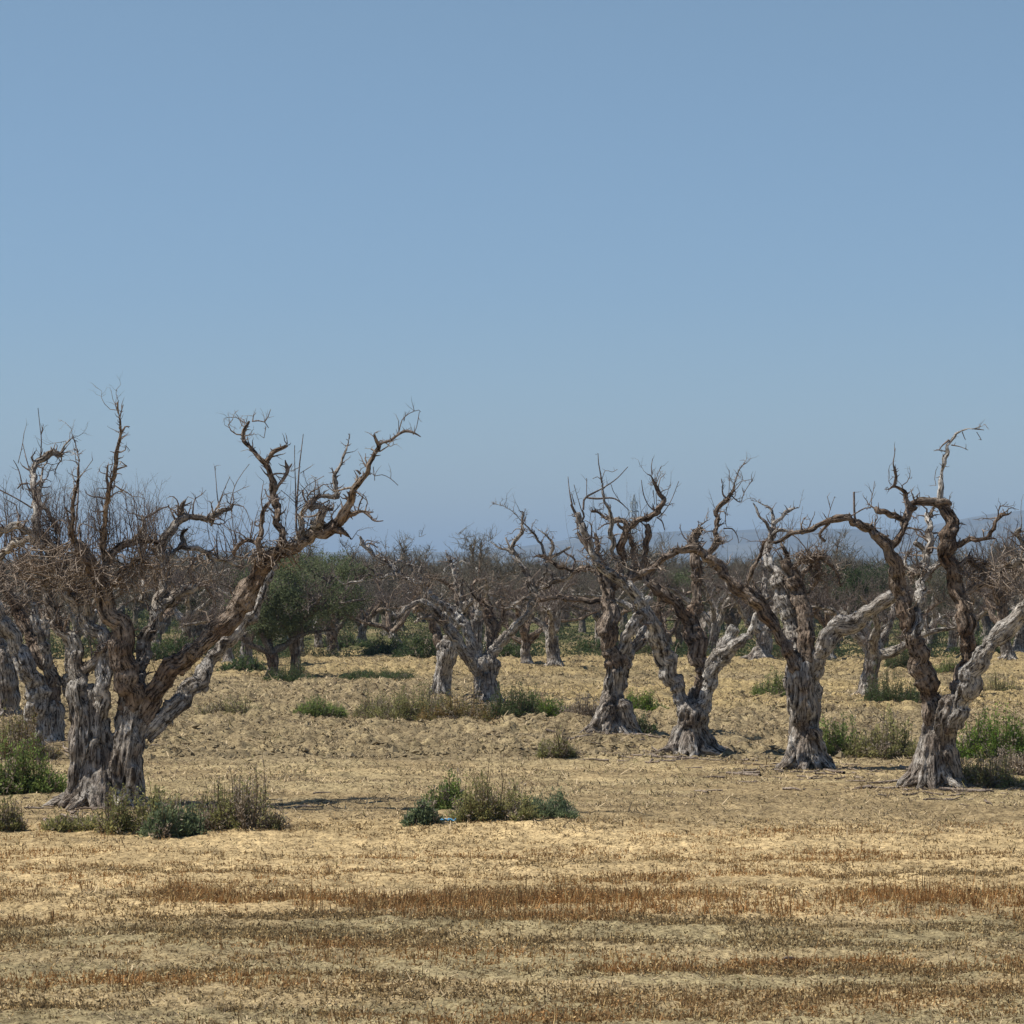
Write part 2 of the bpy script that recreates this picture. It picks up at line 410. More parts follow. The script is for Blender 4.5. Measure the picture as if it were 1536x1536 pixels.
# ------------------------------------------------------------------ woody growth in 3D
def unit(v): return v / (np.linalg.norm(v) + 1e-12)
def rdir(r): return unit(r.normal(size=3))
def twig(mb, p, d, L, r0, rs, sides=3, curl=0.35, up=0.25, kids=3, kidlen=0.5, depth=1, seg=5):
    """a crooked shoot with side twigs"""
    pts = [p]; q = np.array(p, float); dd = unit(np.array(d, float))
    for k in range(seg):
        dd = unit(dd + curl * rs.normal(size=3) * 0.5 + np.array([0, 0, up * 0.3])); q = q + dd * L / seg; pts.append(q)
    P = np.array(pts); R = r0 * (1 - 0.8 * np.linspace(0, 1, len(P)))
    tube(mb, P, R, sides, tip=False)
    if depth > 0:
        for k in range(kids):
            t = rs.uniform(0.2, 0.95); i = min(seg - 1, int(t * seg)); s = P[i] + (P[i + 1] - P[i]) * (t * seg - i)
            ax = unit(P[i + 1] - P[i]); o = unit(np.cross(ax, rdir(rs)))
            twig(mb, s, ax * 0.75 + o * 0.8, L * kidlen * rs.uniform(0.4, 1.1) * (1.1 - 0.6 * t), r0 * 0.6 * (1 - 0.6 * t), rs, 3, curl, up, max(1, kids - 2), 0.55, depth - 1, 3)

class Hero:
    """an old olive laid out limb by limb; each limb gets its own distance and real thickness"""
    def __init__(s, name, label, px, py, seed, cat='tree', group=None, voxel=0.016, yoff=0):
        s.D = ground_D(py); s.rs = np.random.default_rng(seed); s.seed = seed; s.voxel = voxel
        s.base = at(px, py, s.D); s.base[2] = gh(s.base[0], s.base[1]) - 0.02
        s.root = empty(name, tuple(s.base), label, cat, group)
        s.S = []                                     # (px, py, D, radius) samples already placed
        s.tw = MB(); s.tg = MB(); s.dense = []; s.shoot_from = []; s.pm = mpp(s.D)
    def depth_near(s, px, py):
        if not s.S: return s.D
        A = np.array(s.S); i = np.argmin((A[:, 0] - px) ** 2 + (A[:, 1] - py) ** 2); return A[i, 2]
    def lay(s, line, slope):
        D = s.depth_near(line[0][0], line[0][1]); rows = []; ph = s.rs.uniform(0, 6); prev = None
        for k, (px, py, w) in enumerate(line):
            if prev is not None:
                L = math.hypot(px - prev[0], py - prev[1]) * s.pm
                D += L * (slope + 0.25 * math.sin(ph + k * 1.3))
            p = at(px, py, D); rows.append([*p, max(w, 0.7) * (0.5 if w < 9 else 0.45) * D / F]); s.S.append((px, py, D, w)); prev = (px, py)
        return rows
    def part(s, name, lines, mat=None, slope=None, ridge=0.40, stubs=1.0, shoots=0.0, knots=1.0, jit=0.12, label=None):
        mb = MB(); rs = s.rs; thin = False
        slope = rs.uniform(-0.55, 0.55) if slope is None else slope
        for li, line in enumerate(lines):
            sl = slope if li == 0 else slope * 0.4 + rs.uniform(-0.45, 0.45)
            rows = np.array(s.lay(line, sl))
            maxr = rows[:, 3].max()
            C = catmull(rows, max(0.03, maxr * 0.45)); n = len(C)
            t = np.cumsum(np.concatenate([[0], np.linalg.norm(np.diff(C[:, :3], axis=0), axis=1)]))
            for a in range(3):
                C[:, a] += C[:, 3] * jit * 2.6 * vn(t * 5.0 + 31 * a, t * 0 + li * 7.7 + s.seed, None, a + 60) + np.minimum(C[:, 3] * .7, .034) * vn(t * 13.0 + 31 * a, t * 0 + li * 7.7 + s.seed, None, a + 80)
            C[:, 3] *= 1 + 0.20 * vn(t * 4.5, t * 0 + li * 3.3 + s.seed, None, 64) + 0.12 * vn(t * 16, t * 0 + li * 3.3 + s.seed, None, 66)
            if maxr > 0.026:
                C[:, 3] = np.maximum(C[:, 3], .012)
                tube(mb, C[:, :3], C[:, 3], 22 if maxr > 0.07 else 14, ridge, s.seed + li)
                if knots:
                    for k in range(int(t[-1] * 2.2 * knots)):
                        i = rs.integers(0, n); r = C[i, 3]
                        if r < 0.02: continue
                        o = unit(np.cross(rdir(rs), C[min(i + 1, n - 1), :3] - C[max(i - 1, 0), :3]))
                        blob(mb, C[i, :3] + o * r * 0.75, r * rs.uniform(0.3, 0.6), s.seed + k)
            else: tube(s.tw, C[:, :3], np.maximum(C[:, 3], 0.0045), 6 if maxr > 0.012 else 4, 0.0, 0, tip=False)
            s.dense.append(C[:, :3])
            if maxr > 0.03 and stubs > .9:
                for k in range(int(t[-1] * 3.2 * stubs)):              # curling dead branchlets
                    i = rs.integers(int(n * .35), n); r = C[i, 3]; ax = unit(C[min(i + 1, n - 1), :3] - C[max(i - 1, 0), :3])
                    o = unit(np.cross(rdir(rs), ax)); o[2] = abs(o[2]) * .7 + .1
                    twig(s.tg if rs.random() < .5 else s.tw, C[i, :3], o + ax * .3, rs.uniform(.18, .55), min(.017, r * .4), rs, 5, 1.0, .15, 4, .55, 2, 6)
            # broken stubs and spurs along the limb
            ns = int(t[-1] * 15 * stubs)
            for k in range(ns):
                i = rs.integers(0, n); r = C[i, 3]; ax = unit(C[min(i + 1, n - 1), :3] - C[max(i - 1, 0), :3])
                o = unit(np.cross(rdir(rs), ax)); o[2] = abs(o[2]) if rs.random() < 0.6 else o[2]
                L = rs.choice([0.04, 0.07, 0.12, 0.2], p=[.35, .35, .2, .1]) * rs.uniform(0.7, 1.3)
                if maxr > 0.10: L *= 0.6
                twig(s.tw, C[i, :3] + o * r * 0.7, o + ax * 0.4, L, min(0.016, max(0.006, r * 0.35)), rs, 4, 0.6, 0.2, 1 if L > 0.1 else 0, 0.5, 1 if L > 0.1 else 0, 3)
            for k in range(int(t[-1] * 4 * shoots)):
                i = rs.integers(0, n); r = C[i, 3]
                d = np.array([rs.normal() * 0.45, rs.normal() * 0.45, 1.0])
                twig(s.tw, C[i, :3], d, rs.uniform(0.15, 0.6), 0.007, rs, 3, 0.35, 0.3, rs.integers(1, 4), 0.5, 1, 5)
        if mb.n:
            me = remesh(mb, name, s.base, s.voxel, 0.013, s.seed)
            o = link(name, me, mat or BARK, s.root)
            if label: o['label'] = label
    def roots(s, px, py, w, n=9, spread=1.0, lines=None):
        """buttress roots that run out into the soil; merged into the trunk"""
        mb = MB(); rs = s.rs; c = at(px, py, s.D); r = w * 0.5 * s.pm
        for k in range(n):
            a = k / n * 2 * math.pi + rs.uniform(-0.3, 0.3); d = np.array([math.cos(a), math.sin(a), 0])
            L = r * rs.uniform(0.5, 1.5) * spread * (1 - .45 * max(0, -d[1]))
            g = lambda q: gh(q[0], q[1])
            p0 = c + d * r * 0.28; p0[2] = s.base[2] + r * rs.uniform(1.0, 2.0)
            p1 = c + d * r * 0.66; p1[2] = s.base[2] + r * rs.uniform(0.40, 0.62)
            p2 = c + d * (r * 0.85 + L * 0.3); p2[2] = g(p2) + 0.05
            p3 = c + d * (r * 0.85 + L * .75) + rs.normal(size=3) * 0.05; p3[2] = g(p3) - 0.05
            C = catmull([[*p0, r * 0.16], [*p1, r * 0.19], [*p2, r * 0.11], [*p3, r * 0.03]], 0.05)
            tube(mb, C[:, :3], C[:, 3], 14, 0.5, s.seed + k)
        return mb
    def trunk(s, lines, w, n=9, spread=1.0, mat=None, ridge=0.50, px=None, py=None):
        rs = s.rs
        mb = s.roots(px or lines[0][0][0], py or lines[0][0][1], w, n, spread)
        for li, line in enumerate(lines):
            line = [(line[0][0], line[0][1] + 14, line[0][2])] + list(line) if li == 0 else line
            rows = np.array(s.lay(line, 0.0 if li == 0 else rs.uniform(-0.3, 0.3)))
            e = unit(rows[-1, :3] - rows[-2, :3]); r_ = rows[-1, 3]
            rows = np.vstack([rows, [*(rows[-1, :3] + e * r_ * .5), r_ * .8], [*(rows[-1, :3] + e * r_ * .95), r_ * .35]])
            C = catmull(rows, 0.05)
            t = np.arange(len(C)) * 0.05
            C[:, 3] *= 1 + 0.12 * vn(t * 4.5, t * 0 + li * 3.3 + s.seed, None, 64)
            tube(mb, C[:, :3], C[:, 3], 30, ridge, s.seed + li)
            for k in range(int(len(C) * 0.7)):
                i = rs.integers(0, len(C)); r = C[i, 3]; o = rdir(rs); o[2] *= 0.2; o = unit(o)
                blob(mb, C[i, :3] + o * r * 0.82, [r * rs.uniform(0.15, 0.32), r * rs.uniform(0.15, 0.32), r * rs.uniform(0.25, 0.6)], s.seed + k)
        me = remesh(mb, 'trunk', s.base, s.voxel, 0.024, s.seed)
        link('trunk', me, mat or BARK, s.root)
    def near(s, p):
        if not hasattr(s, '_d') or len(s._d[0]) != len(s.dense): s._d = (list(s.dense), np.vstack(s.dense))
        A = s._d[1]; return A[np.argmin(((A - p) ** 2).sum(1))]
    def tangle(s, cx, cy, rx, ry, n, L=0.3, r=0.006, up=0.0):
        """thicket of fine broken twigs inside the crown"""
        rs = s.rs; D = s.depth_near(cx, cy)
        for k in range(n):
            a = rs.uniform(0, 2 * math.pi); q = math.sqrt(rs.random())
            p = at(cx + math.cos(a) * q * rx, cy + math.sin(a) * q * ry, D + rs.normal() * rx * s.pm * 0.5)
            d = rdir(rs); d[2] += up; q_ = s.near(p); g_ = np.linalg.norm(p - q_)
            if g_ > .9: p = q_ + (p - q_) * rs.uniform(.2, .9) * .9 / g_; g_ = np.linalg.norm(p - q_)
            C = catmull([[*q_, r * 1.1], [*((p + q_) / 2 + rs.normal(size=3) * g_ * .18), r], [*p, r * .9]], .08); tube(s.tg, C[:, :3], C[:, 3], 4, tip=False)
            twig(s.tg, p, d, L * rs.uniform(0.4, 1.3), r * rs.uniform(0.7, 1.3), rs, 3, 0.6, 0.1, 2, 0.6, 1, 4)
    def sprouts(s, x0, x1, yb, yt, n, r=0.008, kids=6, lean=0.2, L=None):
        rs = s.rs
        for k in range(n):
            px = rs.uniform(x0, x1); y = yb + rs.uniform(-14, 14); D = s.depth_near(px, y) + rs.normal() * 0.35
            hgt = (y - (yt + abs(rs.normal()) * (yb - yt) * 0.35)) * s.pm
            if hgt < 0.15: continue
            p_ = s.near(at(px, y, D)) * np.array([1, 1, 1.]); hgt = max(.3, 1.08 * (hgt + at(px, y, D)[2] - p_[2]))
            twig(s.tw, p_, np.array([rs.normal() * lean, rs.normal() * lean, 1.0]), hgt, r * rs.uniform(0.6, 1.2), rs, 3, 0.22, 0.25, kids, 0.45, 2, 7)
    def fine(s, lines, r=None, kids=2):
        """traced thin twigs: (px, py, w)"""
        for line in lines:
            rows = np.array(s.lay(line, s.rs.uniform(-0.4, 0.4)))
            C = catmull(rows, 0.05)
            tube(s.tw, C[:, :3], np.maximum(C[:, 3], 0.004), 4, tip=False)
            for k in range(kids):
                i = s.rs.integers(0, len(C)); twig(s.tw, C[i, :3], s.rs.normal(size=3) * 0.6 + np.array([0, 0, .6]), s.rs.uniform(.06, .2), 0.0045, s.rs, 3, .4, .2, 1, .5, 1, 3)
    def done(s):
        if s.tw.n: link('twigs', s.tw.mesh('twigs', s.base), TWIG, s.root)
        if s.tg.n: link('twig_tangle', s.tg.mesh('twig_tangle', s.base), TANGLE, s.root)

# ---- tree A: the big one front left
t = Hero('dead_olive_tree', 'largest dead olive tree, front left, with a long limb reaching right to a tall spire', 176, 1212, 11)
t.trunk([[(182, 1212, 62), (184, 1180, 56), (190, 1130, 54), (196, 1090, 56), (201, 1060, 56), (203, 1040, 52)],
         [(124, 1204, 52), (131, 1165, 46), (136, 1130, 44), (140, 1090, 44), (141, 1060, 42), (138, 1040, 36)],
         [(152, 1200, 42), (158, 1165, 34), (161, 1130, 26), (160, 1100, 18)], [(112, 1204, 36), (116, 1160, 34), (118, 1110, 30), (118, 1070, 28), (112, 1030, 24)], [(88, 1208, 12), (104, 1196, 20), (120, 1172, 24), (132, 1130, 24)], [(106, 1214, 12), (118, 1194, 18), (130, 1165, 22)], [(150, 1224, 18), (158, 1195, 30), (168, 1155, 34)], [(210, 1205, 14), (205, 1180, 24), (200, 1140, 30)]], 112, 18, 1.15, px=150)
t.part('limb', [[(200, 1062, 46), (194, 1010, 45), (187, 975, 42), (176, 940, 38), (163, 905, 34), (150, 880, 30), (137, 857, 26), (124, 830, 20), (112, 812, 14)],
                [(112, 815, 9), (108, 800, 8), (109, 768, 7), (115, 724, 5), (117, 695, 3), (119, 690, 2), (111, 657, 1.2)],
                [(152, 862, 12), (157, 841, 10), (156, 800, 9), (158, 779, 9), (162, 746, 8), (170, 713, 7), (177, 675, 6), (182, 651, 4.5), (178, 620, 3), (176, 603, 1.5)],
                [(162, 746, 6), (160, 715, 4), (162, 697, 3)], [(182, 651, 4), (187, 640, 2.5), (195, 640, 1)], [(179, 626, 2.5), (185, 607, 1.2)],
                [(108, 800, 6), (102, 780, 4), (99, 760, 2)],
                [(157, 850, 11), (168, 830, 11), (192, 816, 10), (221, 811, 9), (240, 815, 6)],
                [(166, 880, 10), (178, 862, 10), (196, 848, 8), (212, 836, 5)]], BARKB, slope=-0.12, stubs=1.5, shoots=0.6)
t.part('limb', [[(212, 1075, 44), (228, 1044, 38), (246, 1018, 36), (262, 1003, 36), (299, 974, 35), (333, 941, 34), (356, 912, 36), (372, 884, 34), (389, 858, 30), (410, 834, 26), (436, 819, 22), (462, 806, 20), (485, 795, 18), (506, 787, 16)],
                [(506, 788, 16), (521, 762, 14), (533, 735, 12), (546, 711, 10), (557, 688, 8), (567, 668, 7), (563, 655, 5), (561, 650, 4)],
                [(567, 667, 6), (576, 663, 5), (586, 660, 5), (601, 650, 4), (611, 646, 4.5), (622, 650, 3), (631, 655, 1.5)],
                [(513, 782, 9), (526, 773, 8), (541, 769, 7), (552, 769, 5), (561, 767, 2)], [(548, 769, 5), (556, 776, 4), (563, 781, 3), (575, 781, 1.5)],
                [(535, 770, 3.5), (540, 755, 2.5), (545, 742, 1.2)],
                [(506, 793, 10), (516, 799, 6), (521, 803, 5), (527, 809, 2)], [(509, 793, 5), (511, 805, 2)],
                [(541, 712, 4), (536, 706, 3), (533, 705, 1.5)]], BARKB, slope=-0.25, stubs=1.5, shoots=0.15, label='long limb reaching right with a hooked spire at its end')
t.part('limb', [[(424, 826, 17), (424, 806, 15), (420, 790, 13), (416, 768, 12), (413, 739, 13), (404, 713, 11), (395, 693, 10), (384, 677, 8), (370, 668, 8), (364, 652, 7), (368, 640, 6), (374, 631, 5)],
                [(398, 695, 7), (404, 687, 6), (411, 678, 6), (421, 674, 6), (431, 669, 5)],
                [(414, 736, 6), (422, 722, 5.5), (431, 711, 6), (433, 702, 6), (430, 695, 3), (428, 690, 1.5)], [(433, 702, 3), (437, 696, 1.5)],
                [(392, 836, 13), (390, 815, 11), (391, 797, 10), (395, 773, 8), (404, 752, 7)],
                [(391, 820, 7), (373, 810, 6.5), (360, 815, 6), (353, 824, 6), (352, 834, 5)]], BARKB, slope=0.1, stubs=1.8, shoots=0.12, label='upright dark limb with a curled hook at its tip')
t.part('limb', [[(445, 818, 16), (451, 795, 12), (453, 775, 10), (460, 759, 10), (474, 748, 9), (490, 746, 8), (508, 744, 8)],
                [(506, 745, 7), (503, 725, 6), (501, 712, 6), (510, 700, 4.5), (517, 682, 4), (521, 668, 3), (524, 653, 1)], [(501, 712, 4), (498, 701, 1.5)],
                [(463, 765, 8), (478, 762, 8), (492, 765, 7), (499, 764, 5), (501, 754, 2)], [(470, 792, 12), (479, 782, 15), (486, 770, 12), (489, 764, 6)],
                [(455, 800, 10), (470, 798, 14), (486, 791, 10)]], BARK, slope=0.2, stubs=2.2, shoots=0.2)
t.part('limb', [[(222, 1100, 30), (235, 1086, 32), (260, 1061, 32), (292, 1030, 31), (308, 1005, 30), (326, 984, 27), (350, 953, 25), (372, 925, 22), (388, 895, 18), (400, 868, 15), (412, 845, 12)]], PALE, slope=0.35, stubs=0.6, knots=1.6, ridge=0.34, label='pitted pale lower limb running parallel below the long one')
t.part('limb', [[(203, 1042, 24), (211, 1005, 22), (220, 968, 22), (228, 935, 20), (238, 905, 18), (248, 872, 17), (245, 845, 16), (240, 822, 15), (250, 802, 15), (262, 788, 14), (275, 779, 12), (295, 776, 10), (310, 777, 11), (325, 768, 10), (340, 764, 8), (352, 757, 5)],
                [(277, 779, 9), (273, 766, 7), (274, 757, 6), (279, 750, 3)], [(274, 760, 4), (287, 753, 1.5)],
                [(243, 842, 14), (258, 830, 10), (277, 821, 8), (299, 824, 8), (320, 837, 7), (345, 841, 7), (362, 852, 5)],
                [(272, 822, 8), (273, 805, 6), (277, 795, 6), (283, 793, 3)], [(284, 850, 3), (300, 832, 4)],
                [(232, 918, 20), (242, 905, 20), (258, 896, 17), (278, 888, 14), (298, 876, 13)],
                [(316, 772, 8), (317, 784, 5), (316, 790, 2)]], BARK, slope=0.45, stubs=2.0, shoots=0.3)
t.part('limb', [[(134, 1080, 34), (126, 1050, 30), (119, 1010, 26), (112, 975, 25), (100, 950, 24), (84, 930, 22), (72, 900, 20), (66, 870, 18), (70, 840, 16), (88, 818, 14)],
                [(118, 1000, 14), (138, 1000, 15), (152, 975, 14)],
                [(66, 822, 14), (60, 806, 13), (57, 785, 12), (53, 750, 12), (51, 715, 11), (53, 697, 11), (62, 688, 10), (72, 682, 10), (82, 679, 9), (92, 683, 7), (96, 672, 4), (100, 665, 3), (107, 658, 1.5)],
                [(84, 800, 8), (74, 775, 7), (62, 748, 6), (63, 720, 5), (65, 700, 4), (72, 690, 2)],
                [(80, 816, 14), (62, 811, 13), (44, 810, 13), (28, 814, 14), (12, 824, 13), (-8, 838, 12)],
                [(52, 806, 11), (38, 795, 12), (22, 787, 12), (8, 794, 11), (-6, 802, 10)]], BARK, slope=0.3, stubs=2.0, shoots=0.6, label='left limb ending in a crooked hook above the thicket')
t.part('limb', [[(150, 1078, 30), (156, 1030, 27), (159, 985, 26), (150, 955, 28), (134, 930, 30), (112, 905, 26), (96, 885, 22), (90, 855, 18)],
                [(134, 930, 22), (130, 905, 16), (118, 890, 14)]], PALE, slope=0.2, stubs=1.4, knots=2.0, ridge=0.38, label='pale flaking limb with holes')
t.part('limb', [[(214, 900, 10), (213, 870, 10), (214, 835, 9), (215, 800, 8), (215, 772, 7)], [(215, 778, 4), (228, 772, 3), (240, 764, 3), (253, 760, 1)], [(215, 776, 3), (200, 770, 2), (190, 771, 1)]], PALE, slope=0.6, stubs=1.2, knots=.4, ridge=0.15, label='slim straight pale stem')
t.fine([[(61, 686, 2), (62, 660, 1.5), (60, 640, 1.2), (57, 612, 1)], [(62, 650, 1.5), (65, 637, 1)], [(47, 714, 2), (40, 690, 1.5), (34, 665, 1)], [(35, 735, 2), (28, 705, 1.5), (20, 690, 1)], [(27, 695, 1.2), (33, 670, 1), (36, 650, .8)],
        [(42, 725, 3), (32, 726, 3), (26, 733, 2)], [(48, 762, 2.5), (25, 748, 2), (0, 735, 2), (-15, 728, 1.5)],
        [(112, 800, 3), (116, 760, 2.5), (118, 720, 2), (118, 690, 1.5), (112, 660, 1)], [(117, 720, 1.5), (128, 705, 1.2), (139, 690, 1)],
        [(378, 632, 2), (388, 631, 2), (397, 633, 2), (402, 625, 1.5), (406, 614, 1)], [(379, 631, 2), (380, 624, 1.5), (384, 619, 1)], [(397, 633, 1.5), (403, 642, 1)], [(399, 640, 1), (396, 657, 1)],
        [(446, 806, 3.5), (444, 780, 3), (445, 757, 3), (447, 730, 2.5), (449, 700, 2), (452, 675, 1.5), (455, 651, 1)],
        [(444, 760, 2), (443, 720, 1.5), (442, 690, 1), (442, 668, 1)], [(446, 745, 1.5), (462, 728, 1.2), (486, 714, 1)], [(446, 757, 1.5), (430, 742, 1), (421, 735, 1)], [(446, 765, 1.5), (465, 752, 1), (480, 742, 1)],
        [(450, 710, 1), (466, 700, .8)], [(451, 700, 1), (436, 707, .8)],
        [(597, 653, 2), (600, 640, 1.8), (603, 630, 1.5), (614, 620, 1.2), (628, 615, 1), (631, 618, .8)], [(620, 652, 1), (625, 640, 1), (629, 618, .8)], [(598, 650, 1), (598, 632, .8)], [(606, 632, 1), (609, 618, .8)],
        [(560, 700, 1.2), (562, 714, 1.2), (573, 712, 1), (586, 718, 1), (597, 728, .8)], [(562, 714, 1), (562, 721, .8)],
        [(329, 762, 2), (326, 745, 1.5), (324, 720, 1), (322, 700, .8)], [(328, 755, 1.5), (336, 735, 1), (345, 715, .8)], [(345, 757, 1.5), (352, 730, 1.2), (362, 712, 1), (374, 696, .8)],
        [(352, 757, 2), (365, 760, 1.5), (372, 772, 1.2), (376, 788, 1)], [(340, 842, 1.5), (338, 815, 1.2), (334, 790, 1)], [(327, 838, 2.5), (325, 815, 2), (326, 796, 1.2)],
        [(373, 810, 2), (360, 800, 1.5), (346, 795, 1.2), (330, 783, 1)], [(375, 808, 2), (378, 790, 2), (379, 782, 1.5)]])
t.sprouts(20, 232, 838, 715, 120, 0.0075, 7, 0.25)
t.sprouts(215, 262, 838, 735, 22, 0.007, 6, 0.25)
t.sprouts(345, 400, 838, 742, 16, 0.007, 5, 0.3)
t.sprouts(415, 470, 810, 720, 14, 0.006, 5, 0.3)
t.tangle(95, 850, 80, 36, 260, 0.34, 0.0062); t.tangle(150, 872, 70, 26, 110, 0.3, 0.006); t.tangle(205, 850, 50, 40, 80, 0.32, 0.007)
t.tangle(410, 838, 45, 18, 60, 0.26, 0.008); t.tangle(440, 812, 26, 12, 30, 0.22, 0.007); t.tangle(270, 860, 60, 30, 60, 0.3, 0.007)
t.done()

# ---- tree C: second at left, behind
t = Hero('dead_olive_tree', 'dead olive tree with two leaning pale stems, second from the left edge behind the largest', 70, 1122, 22)
t.trunk([[(67, 1124, 52), (68, 1100, 46), (67, 1070, 40)], [(80, 1120, 34), (83, 1095, 24), (84, 1060, 22)]], 60, 8, 0.7, mat=PALE)
t.part('limb', [[(64, 1095, 34), (58, 1050, 32), (46, 1010, 30), (28, 975, 28), (10, 940, 26), (-12, 905, 22), (-30, 870, 18)]], PALE, slope=-0.2, stubs=.8, knots=1.5)
t.part('limb', [[(84, 1080, 24), (84, 1045, 23), (76, 1012, 22), (62, 980, 22), (46, 955, 21), (28, 920, 19), (10, 885, 16), (2, 850, 12), (-8, 825, 9)], [(32, 925, 10), (40, 905, 9), (52, 900, 6), (60, 890, 5)]], BARKB, slope=0.3, stubs=1.2)
t.part('limb', [[(84, 1030, 16), (72, 985, 15), (60, 950, 14), (52, 920, 12), (40, 880, 12), (30, 850, 9)], [(100, 1040, 18), (106, 990, 18), (96, 950, 16), (70, 930, 14)]], BARK, slope=0.1, stubs=1.2, shoots=.3)
t.tangle(40, 880, 50, 34, 110, 0.4, 0.009); t.sprouts(-10, 90, 850, 760, 30, 0.009, 5, .3); t.done()
t = Hero('dead_olive_tree', 'dark gnarled dead olive trunk cut by the left edge', 10, 1078, 23, voxel=0.022)
t.trunk([[(12, 1080, 42), (14, 1055, 30), (10, 1020, 30), (6, 985, 34)]], 40, 7, 0.7)
t.part('limb', [[(6, 990, 24), (-6, 960, 22), (-20, 930, 20)], [(8, 990, 22), (24, 955, 18), (30, 925, 16), (20, 890, 12)]], BARK, stubs=1.2, shoots=.5)
t.tangle(5, 930, 40, 34, 60, .4, .009); t.done()

# ---- tree T2: low spreading tree, centre
t = Hero('dead_olive_tree', 'low dead olive in the centre, arched limbs spreading above a row of green shrubs', 731, 1054, 32)
t.trunk([[(732, 1056, 40), (731, 1040, 38), (729, 1015, 35), (730, 998, 38)]], 46, 9, 0.7)
t.part('limb', [[(722, 1005, 20), (706, 992, 19), (690, 968, 17), (672, 940, 16), (655, 920, 14), (636, 905, 12), (618, 907, 10), (606, 916, 8), (596, 924, 7), (588, 918, 5), (578, 916, 3)],
                [(606, 916, 6), (600, 926, 4), (590, 936, 3)], [(668, 938, 8), (652, 928, 8), (636, 926, 6), (620, 934, 4)]], BARK, slope=-0.3, stubs=2)
t.part('limb', [[(722, 1000, 20), (712, 980, 18), (702, 948, 16), (688, 926, 15), (672, 912, 13), (655, 902, 11), (642, 890, 10), (630, 877, 9), (602, 862, 9), (582, 848, 8), (566, 836, 7), (552, 824, 6), (542, 810, 6), (539, 804, 4)],
                [(600, 862, 6), (585, 862, 5), (570, 866, 4), (560, 856, 3), (545, 846, 2)], [(582, 850, 5), (598, 842, 5), (610, 846, 4), (625, 850, 4), (632, 860, 3)], [(562, 868, 4), (552, 862, 3.5), (540, 872, 3), (528, 874, 3), (516, 876, 2), (508, 870, 2), (498, 858, 1)],
                [(640, 888, 6), (634, 872, 5), (628, 862, 4), (632, 846, 2)], [(545, 818, 3), (556, 815, 3), (566, 822, 2)]], PALE, slope=0.15, stubs=2.6, shoots=.3, label='pale rough limb arching far to the left')
t.part('limb', [[(733, 1000, 22), (738, 975, 19), (739, 948, 18), (734, 925, 16), (728, 907, 14), (720, 898, 11)], [(738, 950, 10), (748, 940, 8), (756, 920, 6), (752, 905, 3)],
                [(722, 902, 8), (706, 885, 6), (716, 870, 5), (730, 868, 2)]], BARKB, slope=0.2, stubs=2)
t.part('limb', [[(735, 990, 18), (746, 970, 16), (764, 949, 15), (782, 932, 13), (794, 915, 11), (800, 898, 11), (799, 885, 11), (794, 872, 10), (784, 852, 8), (776, 834, 7), (769, 822, 6), (772, 812, 5), (781, 801, 5), (784, 788, 4), (785, 770, 3)],
                [(772, 830, 5), (762, 825, 4), (750, 822, 3), (735, 812, 1.5)], [(765, 822, 4), (758, 806, 3)], [(798, 888, 8), (817, 878, 8), (835, 871, 7), (850, 866, 6), (868, 852, 5)],
                [(800, 880, 5), (818, 860, 5), (817, 838, 5), (810, 815, 4), (796, 796, 3), (786, 786, 2), (772, 770, 1.5), (757, 760, 1.2), (738, 755, 1)], [(824, 836, 5), (829, 820, 5), (827, 812, 4), (820, 803, 3), (812, 797, 2), (805, 793, 1)],
                [(817, 838, 4), (840, 830, 4), (856, 822, 3)], [(800, 895, 8), (784, 900, 7), (770, 908, 6), (756, 915, 4)]], BARK, slope=0.1, stubs=1.8, shoots=.3)
t.part('limb', [[(692, 930, 8), (687, 907, 6), (684, 880, 6), (680, 853, 5), (674, 840, 4), (669, 830, 2)], [(690, 918, 7), (690, 900, 6), (692, 880, 5), (694, 868, 2)]], BARK, slope=0.3, stubs=2)
t.sprouts(560, 860, 880, 815, 40, .006, 5, .35); t.tangle(640, 880, 60, 25, 60, .3, .0075); t.tangle(770, 890, 60, 25, 50, .3, .007); t.done()
# ---- tree behind T2
t = Hero('dead_olive_tree', 'short bulky pale trunk just left of the low central dead olive, in shrubs', 663, 1046, 33, voxel=0.022)
t.trunk([[(660, 1046, 36), (663, 1020, 28), (668, 990, 27), (670, 966, 30)]], 34, 7, 0.6, mat=PALE)
t.part('limb', [[(670, 975, 20), (656, 955, 16), (648, 930, 14), (636, 912, 12), (616, 915, 9)]], BARKB, stubs=2)
t.part('limb', [[(672, 972, 18), (682, 945, 14), (694, 925, 12), (706, 900, 9)]], BARK, stubs=2, shoots=.6); t.done()

